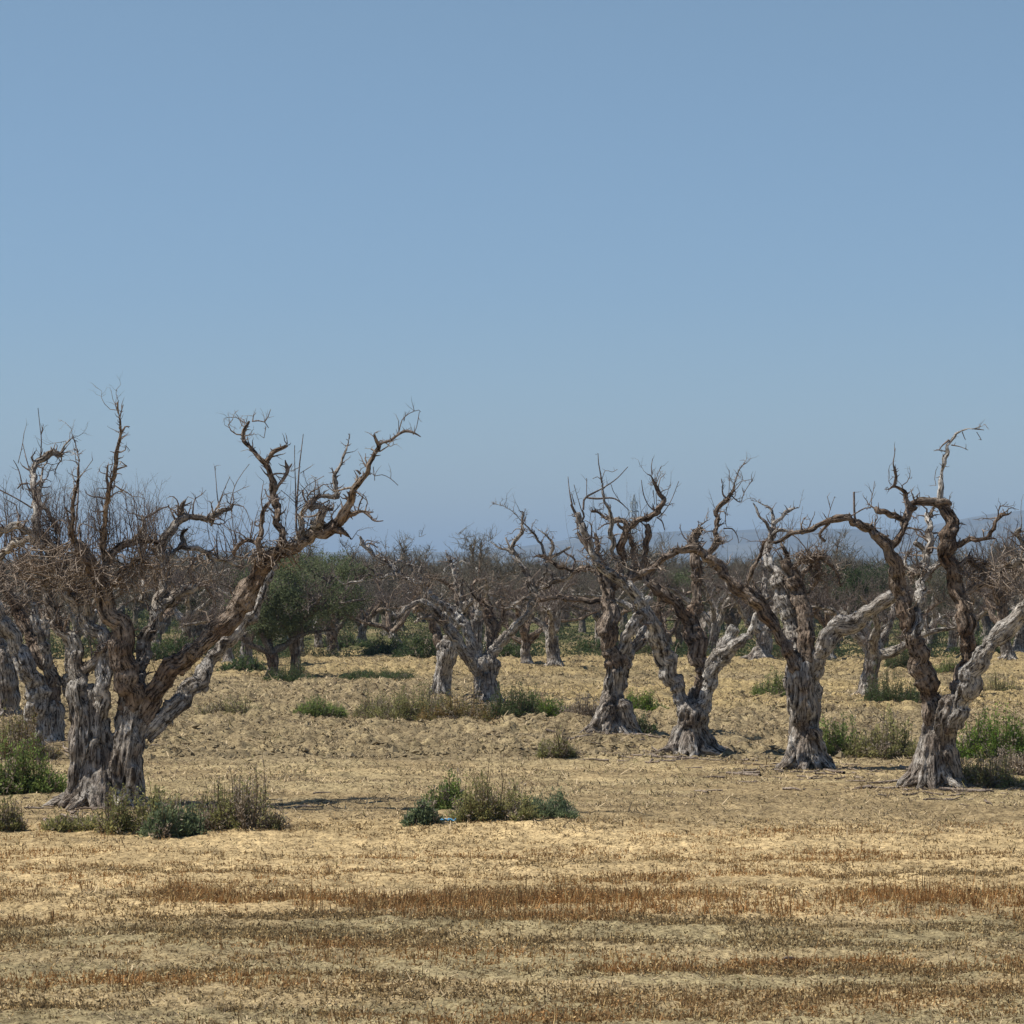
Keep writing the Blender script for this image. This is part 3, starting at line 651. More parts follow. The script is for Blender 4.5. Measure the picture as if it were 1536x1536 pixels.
# ---- tree T3
t = Hero('dead_olive_tree', 'dead olive with a wide splayed stump base and a crown of thin curling branches', 918, 1104, 41)
t.trunk([[(918, 1106, 50), (920, 1085, 42), (921, 1060, 40), (923, 1035, 36), (925, 1010, 38), (925, 985, 40)], [(878, 1106, 10), (894, 1088, 20), (908, 1062, 22)], [(960, 1104, 10), (945, 1084, 20), (934, 1058, 22)], [(900, 1108, 12), (906, 1088, 20), (914, 1065, 20)]], 66, 12, 0.95)
t.part('limb', [[(922, 1000, 34), (917, 965, 31), (914, 930, 30), (914, 897, 26), (908, 868, 20), (898, 845, 15), (886, 825, 11), (873, 808, 8), (864, 799, 5)],
                [(908, 862, 11), (900, 840, 9), (896, 815, 7), (893, 800, 4)],
                [(907, 900, 9), (890, 903, 9), (867, 900, 8), (850, 898, 7), (838, 894, 7), (822, 898, 6), (806, 902, 3)],
                [(898, 862, 8), (882, 853, 8), (866, 857, 7), (851, 855, 6), (838, 849, 6), (829, 843, 5), (812, 834, 4), (800, 836, 2)],
                [(858, 855, 4), (862, 840, 4), (852, 832, 3), (845, 826, 2)]], BARKB, slope=0.0, stubs=1.6, shoots=.2)
t.part('limb', [[(930, 995, 26), (943, 978, 22), (958, 962, 20), (972, 942, 17), (984, 925, 13)], [(928, 985, 24), (938, 962, 21), (950, 936, 18), (966, 912, 14), (975, 895, 10)]], PALE, slope=0.3, stubs=1.2, knots=1.6)
t.part('limb', [[(918, 880, 16), (928, 865, 13), (935, 846, 11), (932, 822, 11), (935, 803, 11), (945, 790, 11), (959, 780, 11), (973, 777, 10), (984, 768, 9), (990, 757, 8), (995, 749, 7), (988, 737, 5), (981, 724, 4), (977, 713, 3), (970, 711, 1.5)],
                [(945, 862, 10), (950, 848, 9), (951, 828, 8), (947, 812, 7), (943, 800, 7)], [(955, 866, 10), (966, 848, 9), (969, 820, 8), (974, 800, 9), (969, 787, 6)],
                [(938, 793, 9), (934, 782, 8), (920, 782, 8), (910, 778, 6), (901, 772, 5), (886, 765, 4)], [(920, 784, 3), (906, 787, 2.5), (897, 795, 1.5)],
                [(984, 768, 4), (981, 762, 3), (979, 755, 1)], [(934, 795, 5), (926, 785, 3)],
                [(905, 850, 10), (925, 868, 11), (945, 868, 11), (965, 862, 10), (984, 850, 8)]], BARKB, slope=-0.1, stubs=1.8, shoots=.4)
t.part('limb', [[(930, 860, 9), (926, 840, 8), (920, 819, 8), (917, 793, 7), (916, 766, 6), (908, 756, 5), (905, 740, 4), (903, 725, 3)]], PALE, slope=-.3, stubs=.8, knots=.3, label='thin pale stem')
t.fine([[(903, 725, 3), (901, 712, 2), (898, 695, 1.5), (897, 680, 1)], [(875, 765, 3), (876, 750, 3), (880, 745, 3), (893, 738, 2.5), (906, 731, 2), (925, 718, 1.5), (942, 700, 1)], [(878, 746, 3), (895, 748, 3), (918, 747, 2.5), (930, 753, 2), (944, 766, 1.2)],
        [(873, 765, 3), (876, 775, 3), (870, 785, 4)], [(858, 757, 3), (854, 735, 1.5), (852, 715, 1)], [(862, 757, 2), (857, 740, 1)], [(872, 765, 1.5), (866, 745, 1), (861, 727, 1)], [(880, 745, 1.2), (880, 717, 1)],
        [(904, 722, 1.5), (896, 715, 1), (889, 718, 1)], [(905, 733, 2), (915, 725, 1), (920, 737, 1), (930, 752, 1)], [(902, 722, 1), (908, 706, 1), (918, 708, 1), (926, 704, .8)],
        [(984, 768, 3), (972, 757, 1.5), (965, 740, 1.5), (962, 720, 1)], [(978, 712, 2), (977, 700, 1.2), (979, 688, 1)], [(983, 725, 1.5), (987, 710, 1), (992, 700, 1)], [(988, 776, 2), (998, 765, 1.5), (1008, 748, 1.2), (1018, 722, 1)],
        [(985, 776, 2), (993, 782, 2), (997, 795, 1.5)], [(985, 760, 1), (984, 740, 1)], [(982, 757, 1), (980, 735, 1)]])
t.fine([[(895, 842, 12), (884, 822, 10), (877, 800, 8), (870, 780, 7), (862, 768, 6), (857, 757, 5)]])
t.sprouts(855, 1000, 830, 725, 26, .005, 4, .3); t.tangle(930, 845, 60, 18, 60, .25, .007); t.done()

# ---- tree T4
t = Hero('dead_olive_tree', 'dead olive with three stems forking low in a narrow fan and one sawn stub', 1034, 1130, 44)
t.trunk([[(1032, 1132, 50), (1034, 1112, 42), (1037, 1090, 40), (1040, 1068, 42)], [(1042, 1090, 34), (1047, 1062, 30), (1048, 1040, 28)], [(988, 1134, 10), (1004, 1121, 16), (1020, 1096, 22)], [(1092, 1133, 12), (1072, 1123, 18), (1054, 1098, 22)], [(1014, 1136, 12), (1022, 1118, 18), (1030, 1090, 20)]], 68, 12, 1.0)
t.part('limb', [[(1032, 1085, 28), (1025, 1062, 27), (1010, 1023, 25), (996, 985, 25), (985, 955, 25), (975, 925, 24), (961, 900, 21), (945, 882, 18), (928, 868, 15), (908, 856, 12), (890, 846, 10)],
                [(900, 850, 9), (890, 830, 8), (880, 806, 8), (872, 785, 8), (866, 768, 7)]], PALE, slope=-0.2, stubs=1.6, knots=1.6, label='pale left stem leaning far out')
t.part('limb', [[(1047, 1062, 28), (1050, 1028, 27), (1049, 990, 26), (1042, 958, 26), (1038, 930, 23), (1043, 900, 20), (1046, 870, 19), (1044, 845, 18), (1041, 825, 15), (1040, 806, 10), (1047, 795, 10), (1055, 793, 6)],
                [(1034, 935, 18), (1018, 912, 16), (1003, 896, 14), (985, 882, 13), (968, 868, 11), (958, 855, 9)], [(1040, 915, 8), (1032, 925, 9)],
                [(1046, 812, 9), (1050, 800, 9), (1052, 792, 5)]], BARKB, slope=0.15, stubs=1.8, shoots=.15)
t.part('limb', [[(1046, 1080, 24), (1056, 1042, 24), (1066, 1010, 24), (1080, 988, 24), (1097, 974, 18), (1112, 962, 15), (1124, 945, 12), (1134, 922, 10), (1140, 900, 8)], [(1078, 990, 20), (1088, 965, 18), (1100, 945, 17), (1104, 941, 15)]], PALE, slope=-.3, stubs=.5, knots=1.2, label='right stem with a sawn-off pale stub')
t.part('limb', [[(1060, 835, 12), (1066, 826, 11), (1074, 812, 11), (1073, 795, 8), (1075, 775, 7), (1078, 762, 7), (1088, 753, 6), (1093, 745, 5), (1098, 738, 4), (1103, 722, 2), (1109, 705, 1.5), (1118, 692, 1)],
                [(1072, 806, 6), (1080, 812, 6), (1084, 815, 3)], [(1092, 748, 3), (1085, 742, 3), (1083, 735, 2), (1084, 725, 1)], [(1096, 740, 2), (1104, 750, 2), (1112, 753, 1.5), (1116, 740, 1), (1128, 720, 1)]], BARKB, slope=.2, stubs=2, shoots=.3, label='short dark spire')
t.fine([[(1083, 725, 1.5), (1082, 718, 1)], [(1100, 733, 1), (1110, 723, 1), (1128, 719, .8)], [(1093, 745, 1), (1094, 725, 1), (1094, 705, .8)], [(1090, 760, 1.5), (1088, 780, 1.2), (1090, 790, 1)], [(1085, 793, 2), (1098, 793, 2), (1106, 804, 1.5), (1108, 815, 1)], [(1082, 812, 1.5), (1092, 813, 1), (1099, 808, 1)]])
t.tangle(1046, 805, 16, 16, 40, .2, .007); t.tangle(1078, 805, 14, 14, 20, .15, .005); t.done()

# ---- tree T5
t = Hero('dead_olive_tree', 'dead olive with a bright bleached stem above its fork, second large tree from the right', 1208, 1150, 51)
t.trunk([[(1207, 1152, 54), (1205, 1130, 45), (1204, 1100, 40), (1203, 1060, 39), (1202, 1020, 38), (1202, 990, 36)], [(1214, 1110, 26), (1218, 1060, 24), (1220, 1030, 22)], [(1164, 1151, 8), (1182, 1143, 14), (1195, 1112, 20)], [(1250, 1154, 10), (1234, 1134, 18), (1220, 1100, 22)], [(1190, 1156, 10), (1196, 1136, 16), (1202, 1105, 18)]], 74, 12, 0.95)
t.part('limb', [[(1198, 1010, 22), (1186, 985, 20), (1173, 960, 18), (1160, 938, 18), (1147, 919, 19), (1134, 902, 18), (1120, 889, 18), (1104, 876, 18), (1086, 857, 18), (1062, 835, 16), (1041, 826, 15), (1020, 824, 12), (1006, 832, 11), (994, 844, 10), (978, 852, 9), (960, 862, 8)],
                [(1128, 895, 8), (1120, 882, 6), (1124, 866, 6), (1130, 852, 6), (1138, 836, 5), (1145, 818, 5), (1152, 808, 4)],
                [(1155, 920, 7), (1145, 898, 6), (1135, 882, 5), (1128, 868, 3)], [(1060, 834, 6), (1050, 826, 9)]], BARKB, slope=-.1, stubs=1.5, shoots=.12, label='long limb arching left over its neighbour')
t.part('limb', [[(1200, 995, 26), (1194, 965, 27), (1186, 935, 26), (1175, 905, 22), (1168, 878, 19), (1160, 850, 18), (1154, 828, 15), (1156, 808, 11), (1161, 792, 9), (1160, 780, 6), (1156, 766, 4), (1146, 757, 3), (1136, 752, 2)],
                [(1160, 797, 6), (1148, 784, 5), (1139, 775, 4), (1134, 762, 3), (1129, 754, 1.5)], [(1162, 786, 6), (1172, 778, 5), (1182, 766, 6), (1190, 763, 4), (1199, 761, 2)], [(1153, 815, 6), (1160, 800, 5), (1175, 795, 5), (1185, 800, 3)]], PALE, slope=.3, stubs=1.3, knots=1, label='bright pale bleached stem')
t.part('limb', [[(1206, 1000, 30), (1210, 965, 26), (1207, 930, 24), (1200, 900, 22), (1190, 872, 19), (1184, 850, 17), (1178, 838, 13)], [(1186, 858, 9), (1198, 845, 9), (1212, 840, 8), (1226, 838, 8), (1238, 834, 6)],
                [(1226, 840, 8), (1228, 862, 7), (1220, 880, 6), (1212, 890, 5), (1202, 892, 5)], [(1184, 845, 8), (1175, 822, 5), (1170, 808, 3)], [(1235, 838, 8), (1248, 850, 6), (1258, 866, 5), (1262, 880, 3)], [(1200, 866, 7), (1215, 852, 7), (1228, 846, 4)]], BARKB, slope=.1, stubs=2.4, shoots=.4)
t.part('limb', [[(1216, 1048, 22), (1221, 1020, 24), (1227, 990, 26), (1238, 965, 27), (1252, 946, 27), (1272, 934, 26), (1296, 922, 25), (1320, 908, 23), (1340, 896, 22), (1356, 888, 16)], [(1250, 945, 18), (1258, 930, 17), (1263, 926, 13)], [(1218, 1055, 18), (1224, 1040, 14), (1230, 1034, 8)]], PALE, slope=-.25, stubs=.6, knots=1.1, ridge=.3, label='thick grey limb stretching right')
t.tangle(1215, 835, 26, 12, 70, .22, .008); t.tangle(1240, 860, 26, 20, 40, .25, .007); t.sprouts(1150, 1260, 815, 765, 22, .005, 4, .35); t.done()

# ---- tree T6
t = Hero('dead_olive_tree', 'tallest dead olive at the right with a dark hooked crown and a pale wisp', 1405, 1184, 61)
t.trunk([[(1398, 1188, 60), (1399, 1160, 46), (1401, 1125, 42), (1403, 1090, 40), (1403, 1058, 34)], [(1412, 1150, 40), (1417, 1110, 38), (1420, 1080, 38), (1424, 1055, 32)], [(1342, 1192, 8), (1366, 1179, 16), (1386, 1152, 22)], [(1446, 1182, 12), (1434, 1160, 20), (1424, 1125, 24)], [(1378, 1192, 12), (1388, 1168, 18), (1396, 1130, 20)]], 84, 13, 0.95)
t.part('limb', [[(1402, 1085, 36), (1394, 1040, 33), (1382, 1000, 32), (1374, 965, 30), (1366, 935, 29), (1356, 900, 27), (1350, 870, 25), (1342, 843, 22), (1334, 820, 18), (1320, 806, 16), (1304, 795, 14), (1284, 787, 14), (1270, 779, 13), (1256, 775, 12), (1244, 782, 9), (1228, 790, 8), (1210, 796, 8), (1193, 798, 8), (1175, 808, 7), (1158, 814, 6)],
                [(1342, 818, 11), (1350, 806, 10), (1357, 793, 10), (1361, 778, 10), (1368, 764, 9), (1370, 757, 9)], [(1366, 762, 8), (1360, 750, 7), (1357, 740, 7), (1350, 733, 6), (1341, 730, 5), (1333, 734, 3), (1326, 733, 1.5)],
                [(1341, 730, 4), (1343, 718, 4), (1343, 706, 4), (1340, 697, 2), (1341, 685, 1.5), (1343, 673, 1)], [(1357, 782, 8), (1346, 778, 8), (1332, 772, 8), (1318, 765, 7), (1311, 760, 5)],
                [(1244, 784, 5), (1230, 800, 4), (1238, 812, 4)], [(1362, 770, 4), (1358, 752, 3), (1362, 742, 2)], [(1306, 792, 5), (1310, 802, 5), (1318, 800, 6)]], BARKB, slope=-.15, stubs=1.3, shoots=.1, label='left stem that arches over and runs left')
t.part('limb', [[(1366, 960, 20), (1373, 930, 18), (1376, 905, 16), (1384, 884, 14), (1386, 860, 15), (1392, 838, 15), (1396, 815, 12), (1395, 795, 11), (1391, 780, 11), (1394, 770, 8)], [(1384, 858, 9), (1372, 858, 9), (1362, 852, 7), (1358, 838, 7), (1364, 828, 6)], [(1392, 860, 7), (1405, 848, 8), (1414, 842, 8)], [(1372, 812, 7), (1382, 822, 6), (1388, 832, 5)]], PALE, slope=.5, stubs=2, knots=1.2, label='bleached pale stem behind')
t.part('limb', [[(1416, 1092, 36), (1428, 1055, 32), (1446, 1025, 30), (1455, 995, 29), (1456, 965, 28), (1452, 935, 28), (1445, 905, 26), (1435, 875, 23), (1428, 850, 22), (1419, 825, 24), (1423, 802, 24), (1425, 785, 21), (1416, 766, 19), (1402, 754, 15), (1388, 750, 13), (1374, 755, 12), (1362, 768, 11), (1356, 785, 10), (1352, 800, 7)],
                [(1432, 820, 9), (1444, 815, 8), (1458, 809, 8), (1472, 808, 7), (1484, 804, 7), (1490, 788, 6), (1497, 776, 6), (1501, 771, 6), (1510, 772, 4), (1518, 767, 2)], [(1482, 807, 5), (1494, 808, 2)],
                [(1408, 752, 8), (1420, 752, 6), (1428, 758, 2)], [(1448, 895, 10), (1462, 882, 9), (1478, 876, 9), (1492, 876, 6)], [(1440, 848, 8), (1452, 838, 8), (1464, 846, 10), (1474, 862, 9), (1482, 872, 7)], [(1474, 862, 8), (1478, 848, 7), (1472, 840, 5)]], BARKB, slope=.05, stubs=1.3, shoots=.08, label='thick dark stem curling into a hook')
t.part('limb', [[(1409, 754, 10), (1410, 740, 8), (1410, 720, 7), (1413, 702, 7), (1420, 682, 6), (1424, 668, 5), (1432, 655, 4.5), (1440, 649, 4), (1452, 643, 3), (1464, 643, 2.5), (1478, 636, 1.5)], [(1424, 660, 3), (1414, 668, 2), (1409, 675, 1.5)], [(1462, 643, 2), (1476, 645, 1)], [(1427, 667, 2), (1440, 670, 1), (1452, 675, .8)], [(1443, 648, 1.5), (1448, 660, 1)], [(1465, 648, 1.2), (1472, 660, .8)]], PALE, slope=.2, stubs=.7, knots=.3, label='pale wisp branch at the very top')
t.part('limb', [[(1424, 1090, 34), (1438, 1055, 35), (1456, 1022, 35), (1472, 992, 33), (1490, 965, 32), (1512, 942, 31), (1536, 918, 29), (1562, 893, 26), (1585, 865, 22), (1600, 830, 18)]], PALE, slope=-.3, stubs=.5, knots=1.2, ridge=.3, label='thick grey stem leaning right out of view')
t.part('limb', [[(1590, 870, 18), (1560, 850, 16), (1535, 842, 13), (1515, 850, 10), (1500, 862, 8)], [(1560, 850, 10), (1540, 820, 8), (1526, 800, 7), (1530, 790, 4)], [(1536, 842, 8), (1520, 824, 6), (1506, 818, 4)]], BARK, slope=.1, stubs=2.5, shoots=.6)
t.fine([[(1340, 715, 1), (1333, 722, 1), (1337, 730, 1)], [(1333, 705, 1), (1334, 718, 1)], [(1286, 786, 4), (1282, 775, 3.5), (1281, 742, 3), (1281, 738, 3)], [(1300, 765, 1), (1308, 745, 1), (1312, 722, .8)], [(1270, 778, 2), (1285, 769, 2), (1298, 762, 2), (1306, 762, 1.5), (1308, 740, 1)],
        [(1404, 705, 1), (1402, 718, 1), (1404, 728, 1)], [(1240, 785, 1.5), (1245, 765, 1), (1252, 745, .8)], [(1246, 765, 1), (1241, 745, .8)]])
t.tangle(1380, 862, 20, 16, 40, .2, .007); t.tangle(1465, 855, 26, 20, 70, .22, .0075); t.tangle(1530, 860, 50, 36, 120, .35, .006); t.sprouts(1260, 1400, 840, 765, 26, .005, 4, .3); t.sprouts(1470, 1560, 850, 770, 34, .006, 5, .3); t.done()

# ------------------------------------------------------------------ procedural old olives (middle and far rows)
def grow(seed, height=4.0, lean=0.0, dense=1.0, tw_r=0.011, sides=8, trunk_r=0.24, nl=None, spread=1.0, twn=26):
    rs = np.random.default_rng(seed); tr, br, tw = MB(), MB(), MB(); ends = []
    hT = rs.uniform(0.9, 1.35) * height / 4; top = np.array([lean * hT + rs.normal() * .08, rs.normal() * .08, hT])
    C = catmull([[0, 0, -0.15, trunk_r * 1.35], [0, 0, 0.05, trunk_r * 1.15], [top[0] * .3 + rs.normal() * .04, top[1] * .3, hT * .4, trunk_r * .85], [*top, trunk_r * .95]], 0.07)
    tube(tr, C[:, :3], C[:, 3], 18, .34, seed)
    for k in range(7):
        a = k / 7 * 6.283 + rs.uniform(-.3, .3); d = np.array([math.cos(a), math.sin(a), 0]); L = trunk_r * rs.uniform(1.7, 2.6)
        q = catmull([[*(d * trunk_r * .6), ] + [], ] and [[*(d * trunk_r * .6 + np.array([0, 0, .28])), trunk_r * .26], [*(d * trunk_r * 1.05 + np.array([0, 0, .1])), trunk_r * .22], [*(d * L + np.array([0, 0, -.05])), trunk_r * .12]], .06)
        tube(tr, q[:, :3], q[:, 3], 10, .3, seed + k)
    nl = nl or rs.integers(3, 6); limbs = []
    for k in range(nl):
        mb = MB(); limbs.append(mb)
        a = k / nl * 6.283 + rs.uniform(-.45, .45); out = np.array([math.cos(a), math.sin(a), 0])
        L = (height - hT) * rs.uniform(.85, 1.15); p = top - np.array([0, 0, .12]); d = unit(out * rs.uniform(.6, 1.1) * spread + np.array([0, 0, 1])); r = trunk_r * rs.uniform(.5, .68)
        pts = [[*p, r]]; n = 8
        for i in range(n):
            d = unit(d + rs.normal(size=3) * .22 + out * (.14 * spread if i > 3 else 0) + np.array([0, 0, -.10 if i > 4 else .04])); p = p + d * L / n; pts.append([*p, r * (1 - .72 * (i + 1) / n)])
        C = catmull(pts, .07); tube(mb, C[:, :3], C[:, 3] * (1 + .15 * rs.normal(size=len(C))), sides + 4, .3, seed + k)
        for b in range(rs.integers(5, 9)):
            i = int(len(C) * rs.uniform(.3, .98)); i = min(i, len(C) - 2); ax = unit(C[i + 1, :3] - C[i, :3]); o = unit(np.cross(ax, rdir(rs))); o[2] = abs(o[2]) * .8
            dd = unit(ax * .6 + o + np.array([0, 0, rs.uniform(-.1, .5)])); q = C[i, :3].copy(); rr = C[i, 3] * .62; bp = [[*q, rr]]; BL = rs.uniform(.5, 1.2) * height / 4
            for j in range(5): dd = unit(dd + rs.normal(size=3) * .35); q = q + dd * BL / 5; bp.append([*q, rr * (1 - .8 * (j + 1) / 5)])
            B = catmull(bp, .08); tube(mb, B[:, :3], np.maximum(B[:, 3], .006), 6, .15, seed + b); ends.append(B)
        ends.append(C[len(C) // 3:])
    for B in ends:
        for k in range(int(twn * dense * len(B) / 12)):
            i = rs.integers(0, len(B)); d = rdir(rs); d[2] = abs(d[2]) + .25
            twig(tw, B[i, :3], d, rs.uniform(.25, .75) * height / 4, tw_r, rs, 3, .4, .25, 3, .55, 1, 4)
    return tr, limbs, tw, ends

def mid_tree(px, py, seed, label, hpx, lean=0, rot=None, dense=.8, trunk_r=.24, group=None, spread=1.0, mat=None):
    D = ground_D(py); h = hpx * mpp(D); b = at(px, py, D); b[2] = gh(b[0], b[1]); trunk_r *= .8
    root = empty('dead_olive_tree', tuple(b), label, 'tree', group)
    tr, limbs, tw, _ = grow(seed, h, lean, dense, .008, 10, trunk_r, spread=spread)
    o = link('trunk', remesh(tr, 'trunk', (0, 0, 0), .03, .02, seed), mat or BARK, root)
    for mb in limbs: link('limb', remesh(mb, 'limb', (0, 0, 0), .025, .012, seed), BARK if seed % 2 else BARKB, root)
    link('twigs', tw.mesh('twigs'), TWIG, root)
    return root
MID = [(1302, 1044, 501, 'grey dead olive with a forked trunk, between the two rightmost large trees by a shrub', 200, .12, .27),
       (790, 996, 502, 'slim dead olive trunk directly right of the low central tree, in the middle rows', 150, 0, .20),
       (832, 1003, 503, 'dead olive with a dark straight trunk left of the splayed-stump tree, in the middle rows', 160, .05, .24),
       (604, 980, 504, 'dead olive with a trunk leaning left, behind the shrubs left of centre', 150, -.45, .22),
       (372, 1000, 505, 'thin dark dead olive just left of the leafy pair, below the long leaning limb', 165, .1, .22),
       (344, 992, 506, 'dead olive with dark ivy-like growth at its foot, left of the leafy trees', 160, -.1, .22),
       (1140, 992, 507, 'dead olive with a thick squat trunk between the sawn-stub tree and the bleached-stem tree', 150, 0, .34),
       (1243, 990, 508, 'narrow dead olive under the thick grey limb that stretches right', 150, .1, .2),
       (1428, 980, 509, 'dead olive with a split pale trunk seen just right of the tallest tree\'s left stem', 150, 0, .24),
       (1512, 992, 510, 'dead olive with a low fork near the right edge, in the middle rows', 160, -.1, .26),
       (1068, 985, 511, 'dark dead olive seen through the fan of the sawn-stub tree', 150, .15, .24),
       (1000, 984, 512, 'dead olive with grey trunk framed left of the sawn-stub tree', 145, 0, .22),
       (905, 975, 513, 'dead olive half hidden behind the splayed-stump tree', 145, 0, .24),
       (232, 988, 514, 'dead olive with a sawn pale branch, right behind the largest tree', 165, .2, .26),
       (285, 975, 515, 'dead olive in deep shade seen under the long leaning limb', 145, 0, .26),
       (540, 966, 516, 'slender dead olive behind the leafy trees, left of centre', 130, .1, .22),
       (650, 968, 517, 'dead olive in the middle rows, trunk curved right, left of the low central tree', 135, .25, .22)]
for (px, py, sd_, lab, hp, ln, tr_) in MID: mid_tree(px, py, sd_, lab, hp, ln, None, 1.0, tr_)

# ------------------------------------------------------------------ leaves
def leaves(mb, P, Ldir, L, W, col, rs, jit=.6):
    n = len(P); d = Ldir + jit * rs.normal(size=(n, 3)); d /= np.linalg.norm(d, axis=1)[:, None] + 1e-9
    s = np.cross(d, rs.normal(size=(n, 3))); s /= np.linalg.norm(s, axis=1)[:, None] + 1e-9
    l = (L * rs.uniform(.6, 1.3, n))[:, None]; w = (W * rs.uniform(.7, 1.3, n))[:, None]
    a = P; b = P + d * l * .5 + s * w * .5; c = P + d * l; e = P + d * l * .5 - s * w * .5
    V = np.stack([a, b, c, e], 1).reshape(-1, 3); Fq = np.arange(n * 4).reshape(-1, 4)
    mb.add(V, Fq, np.repeat(col, 4, 0))
def leafy_tree(px, py, hpx, wpx, seed, label, col=(.14, .165, .085), n=15000, trunks=1):
    D = ground_D(py); h = hpx * mpp(D); b = at(px, py, D); b[2] = gh(b[0], b[1]); rs = np.random.default_rng(seed)
    root = empty('green_olive_tree', tuple(b), label, 'tree')
    tr, limbs, tw, ends = grow(seed, h, 0, .5, .01, 8, .155, spread=.8)
    link('trunk', remesh(tr, 'trunk', (0, 0, 0), .035, .02, seed), BARKB, root)
    for mb in limbs: link('limb', mb.mesh('limb'), FARB, root)
    link('twigs', tw.mesh('twigs'), TWIG, root)
    W = wpx * mpp(D) / 2 * 1.08; mb = MB(); nc = 70
    cs = []
    for k in range(nc):
        d = rdir(rs); q = rs.uniform(.45, 1) ** .6
        cs.append([d[0] * W * q * .92, d[1] * W * q * .9, h * .66 + d[2] * h * .30 * q])
    cs = np.array(cs); rad = rs.uniform(.15, .5, nc) * W * .55
    k = rs.integers(0, nc, n); g = rs.normal(size=(n, 3)); g /= np.linalg.norm(g, axis=1)[:, None]
    P = cs[k] + g * (rad[k] * rs.random(n) ** .5)[:, None]
    tone = (.7 + .6 * rs.random(nc))[k][:, None] * (.75 + .5 * rs.random((n, 1)))
    c = np.array(col)[None] * tone; c = c + (rs.random((n, 1)) < .15) * np.array([[.05, .05, .02]])
    leaves(mb, P, g * .6 + np.array([[0, 0, .2]]), .10, .035, c, rs)
    link('crown', mb.mesh('crown', smooth=False), LEAF, root)
leafy_tree(442, 1013, 196, 190, 601, 'large green-leaved olive with dense crown, right one of the leafy pair left of centre', n=14000)
leafy_tree(408, 1014, 150, 110, 602, 'smaller leafy olive at the left of the green pair, under the leaning limb', n=9000)
leafy_tree(500, 985, 160, 130, 603, 'green-leaved olive just right of and behind the leafy pair', n=12000)
leafy_tree(1015, 975, 120, 110, 604, 'small leafy olive seen between the stems of the sawn-stub tree', n=8000)
leafy_tree(1252, 978, 135, 110, 605, 'dark leafy olive behind the thick grey limb right of the bleached-stem tree', (.055, .08, .035), n=10000)
leafy_tree(1325, 972, 130, 120, 606, 'dark leafy olive framed between the two rightmost large trees', (.055, .08, .035), n=10000)
leafy_tree(1400, 968, 110, 90, 607, 'leafy olive seen behind the trunk of the tallest right tree', (.07, .09, .04), n=8000)
leafy_tree(1100, 962, 105, 90, 608, 'thin leafy olive behind the arching limb of the bleached-stem tree', (.08, .09, .05), n=5000)
leafy_tree(300, 968, 110, 110, 609, 'leafy olive in the rows under the arch of the largest tree', (.065, .085, .04), n=6000)

# ------------------------------------------------------------------ far rows
def far_variants():
    out = []
    for k in range(9):
        tr, limbs, tw, _ = grow(700 + k, 3.9, 0, 1.0, .016, 6, .19, twn=20 if k != 4 else 34)
        br = MB()
        for l in limbs:
            for v, f in zip(l.v, l.f): pass
            br.v += l.v; br.f += [np.where(f < 0, f, f + br.n) for f in l.f]; br.n += l.n
        out.append((tr.mesh('far_trunk'), br.mesh('far_branches'), tw.mesh('far_twigs')))
    for t_, b_, w_ in out: t_.materials.append(FARB); b_.materials.append(FARB); w_.materials.append(FART)
    return out
FV = far_variants()
NV = []
for k in range(6):
    tr, limbs, tw, _ = grow(760 + k, 4.0, 0, 1.0, .011, 8, .19, twn=16)
    a = remesh(tr, 'near_trunk', (0, 0, 0), .035, .022, k); a.materials.append(BARK); bs = []
    for l in limbs:
        b_ = remesh(l, 'near_limb', (0, 0, 0), .028, .013, k); b_.materials.append((PALE, BARK, BARKB)[(k + len(bs)) % 3]); bs.append(b_)
    w_ = tw.mesh('near_twigs'); w_.materials.append(FART); NV.append([('trunk', a)] + [('limb', q) for q in bs] + [('twigs', w_)])
mid_xy = [(at(px, py, ground_D(py))[0], ground_D(py)) for (px, py, *_r) in MID]
rs = np.random.default_rng(99); cnt = 0; far_spots = []
D = 103.0; row = 0
while D < 640:
    w = .172 * D + 4; x = -w + (row % 2) * 2.8 + rs.uniform(-1, 1)
    while x < w:
        far_spots.append((x + rs.normal() * .6, D + rs.normal() * .9)); x += 5.0
    D += 6.2 if D < 260 else 12; row += 1
stuff = []
for (x, y) in far_spots:
    if min((x - a) ** 2 + (y - b) ** 2 for a, b in mid_xy) < 6: continue
    if cnt >= 285: stuff.append((x, y)); continue
    root = empty('dead_olive_tree', (x, y, gh(x, y) - .03), 'bare grey dead olive in the crowded distant rows of the orchard', 'tree', 'distant dead olive trees standing in rows')
    root.rotation_euler = (0, 0, rs.uniform(0, 6.28)); sc = rs.uniform(.78, 1.1); root.scale = (sc * 1.05, sc * 1.05, sc)
    k = rs.integers(0, len(FV))
    for nm, me in (NV[rs.integers(0, 6)] if y < 132 else zip(('trunk', 'branches', 'twigs'), FV[k])):
        o = bpy.data.objects.new(nm, me); COL.objects.link(o); o.parent = root
    cnt += 1
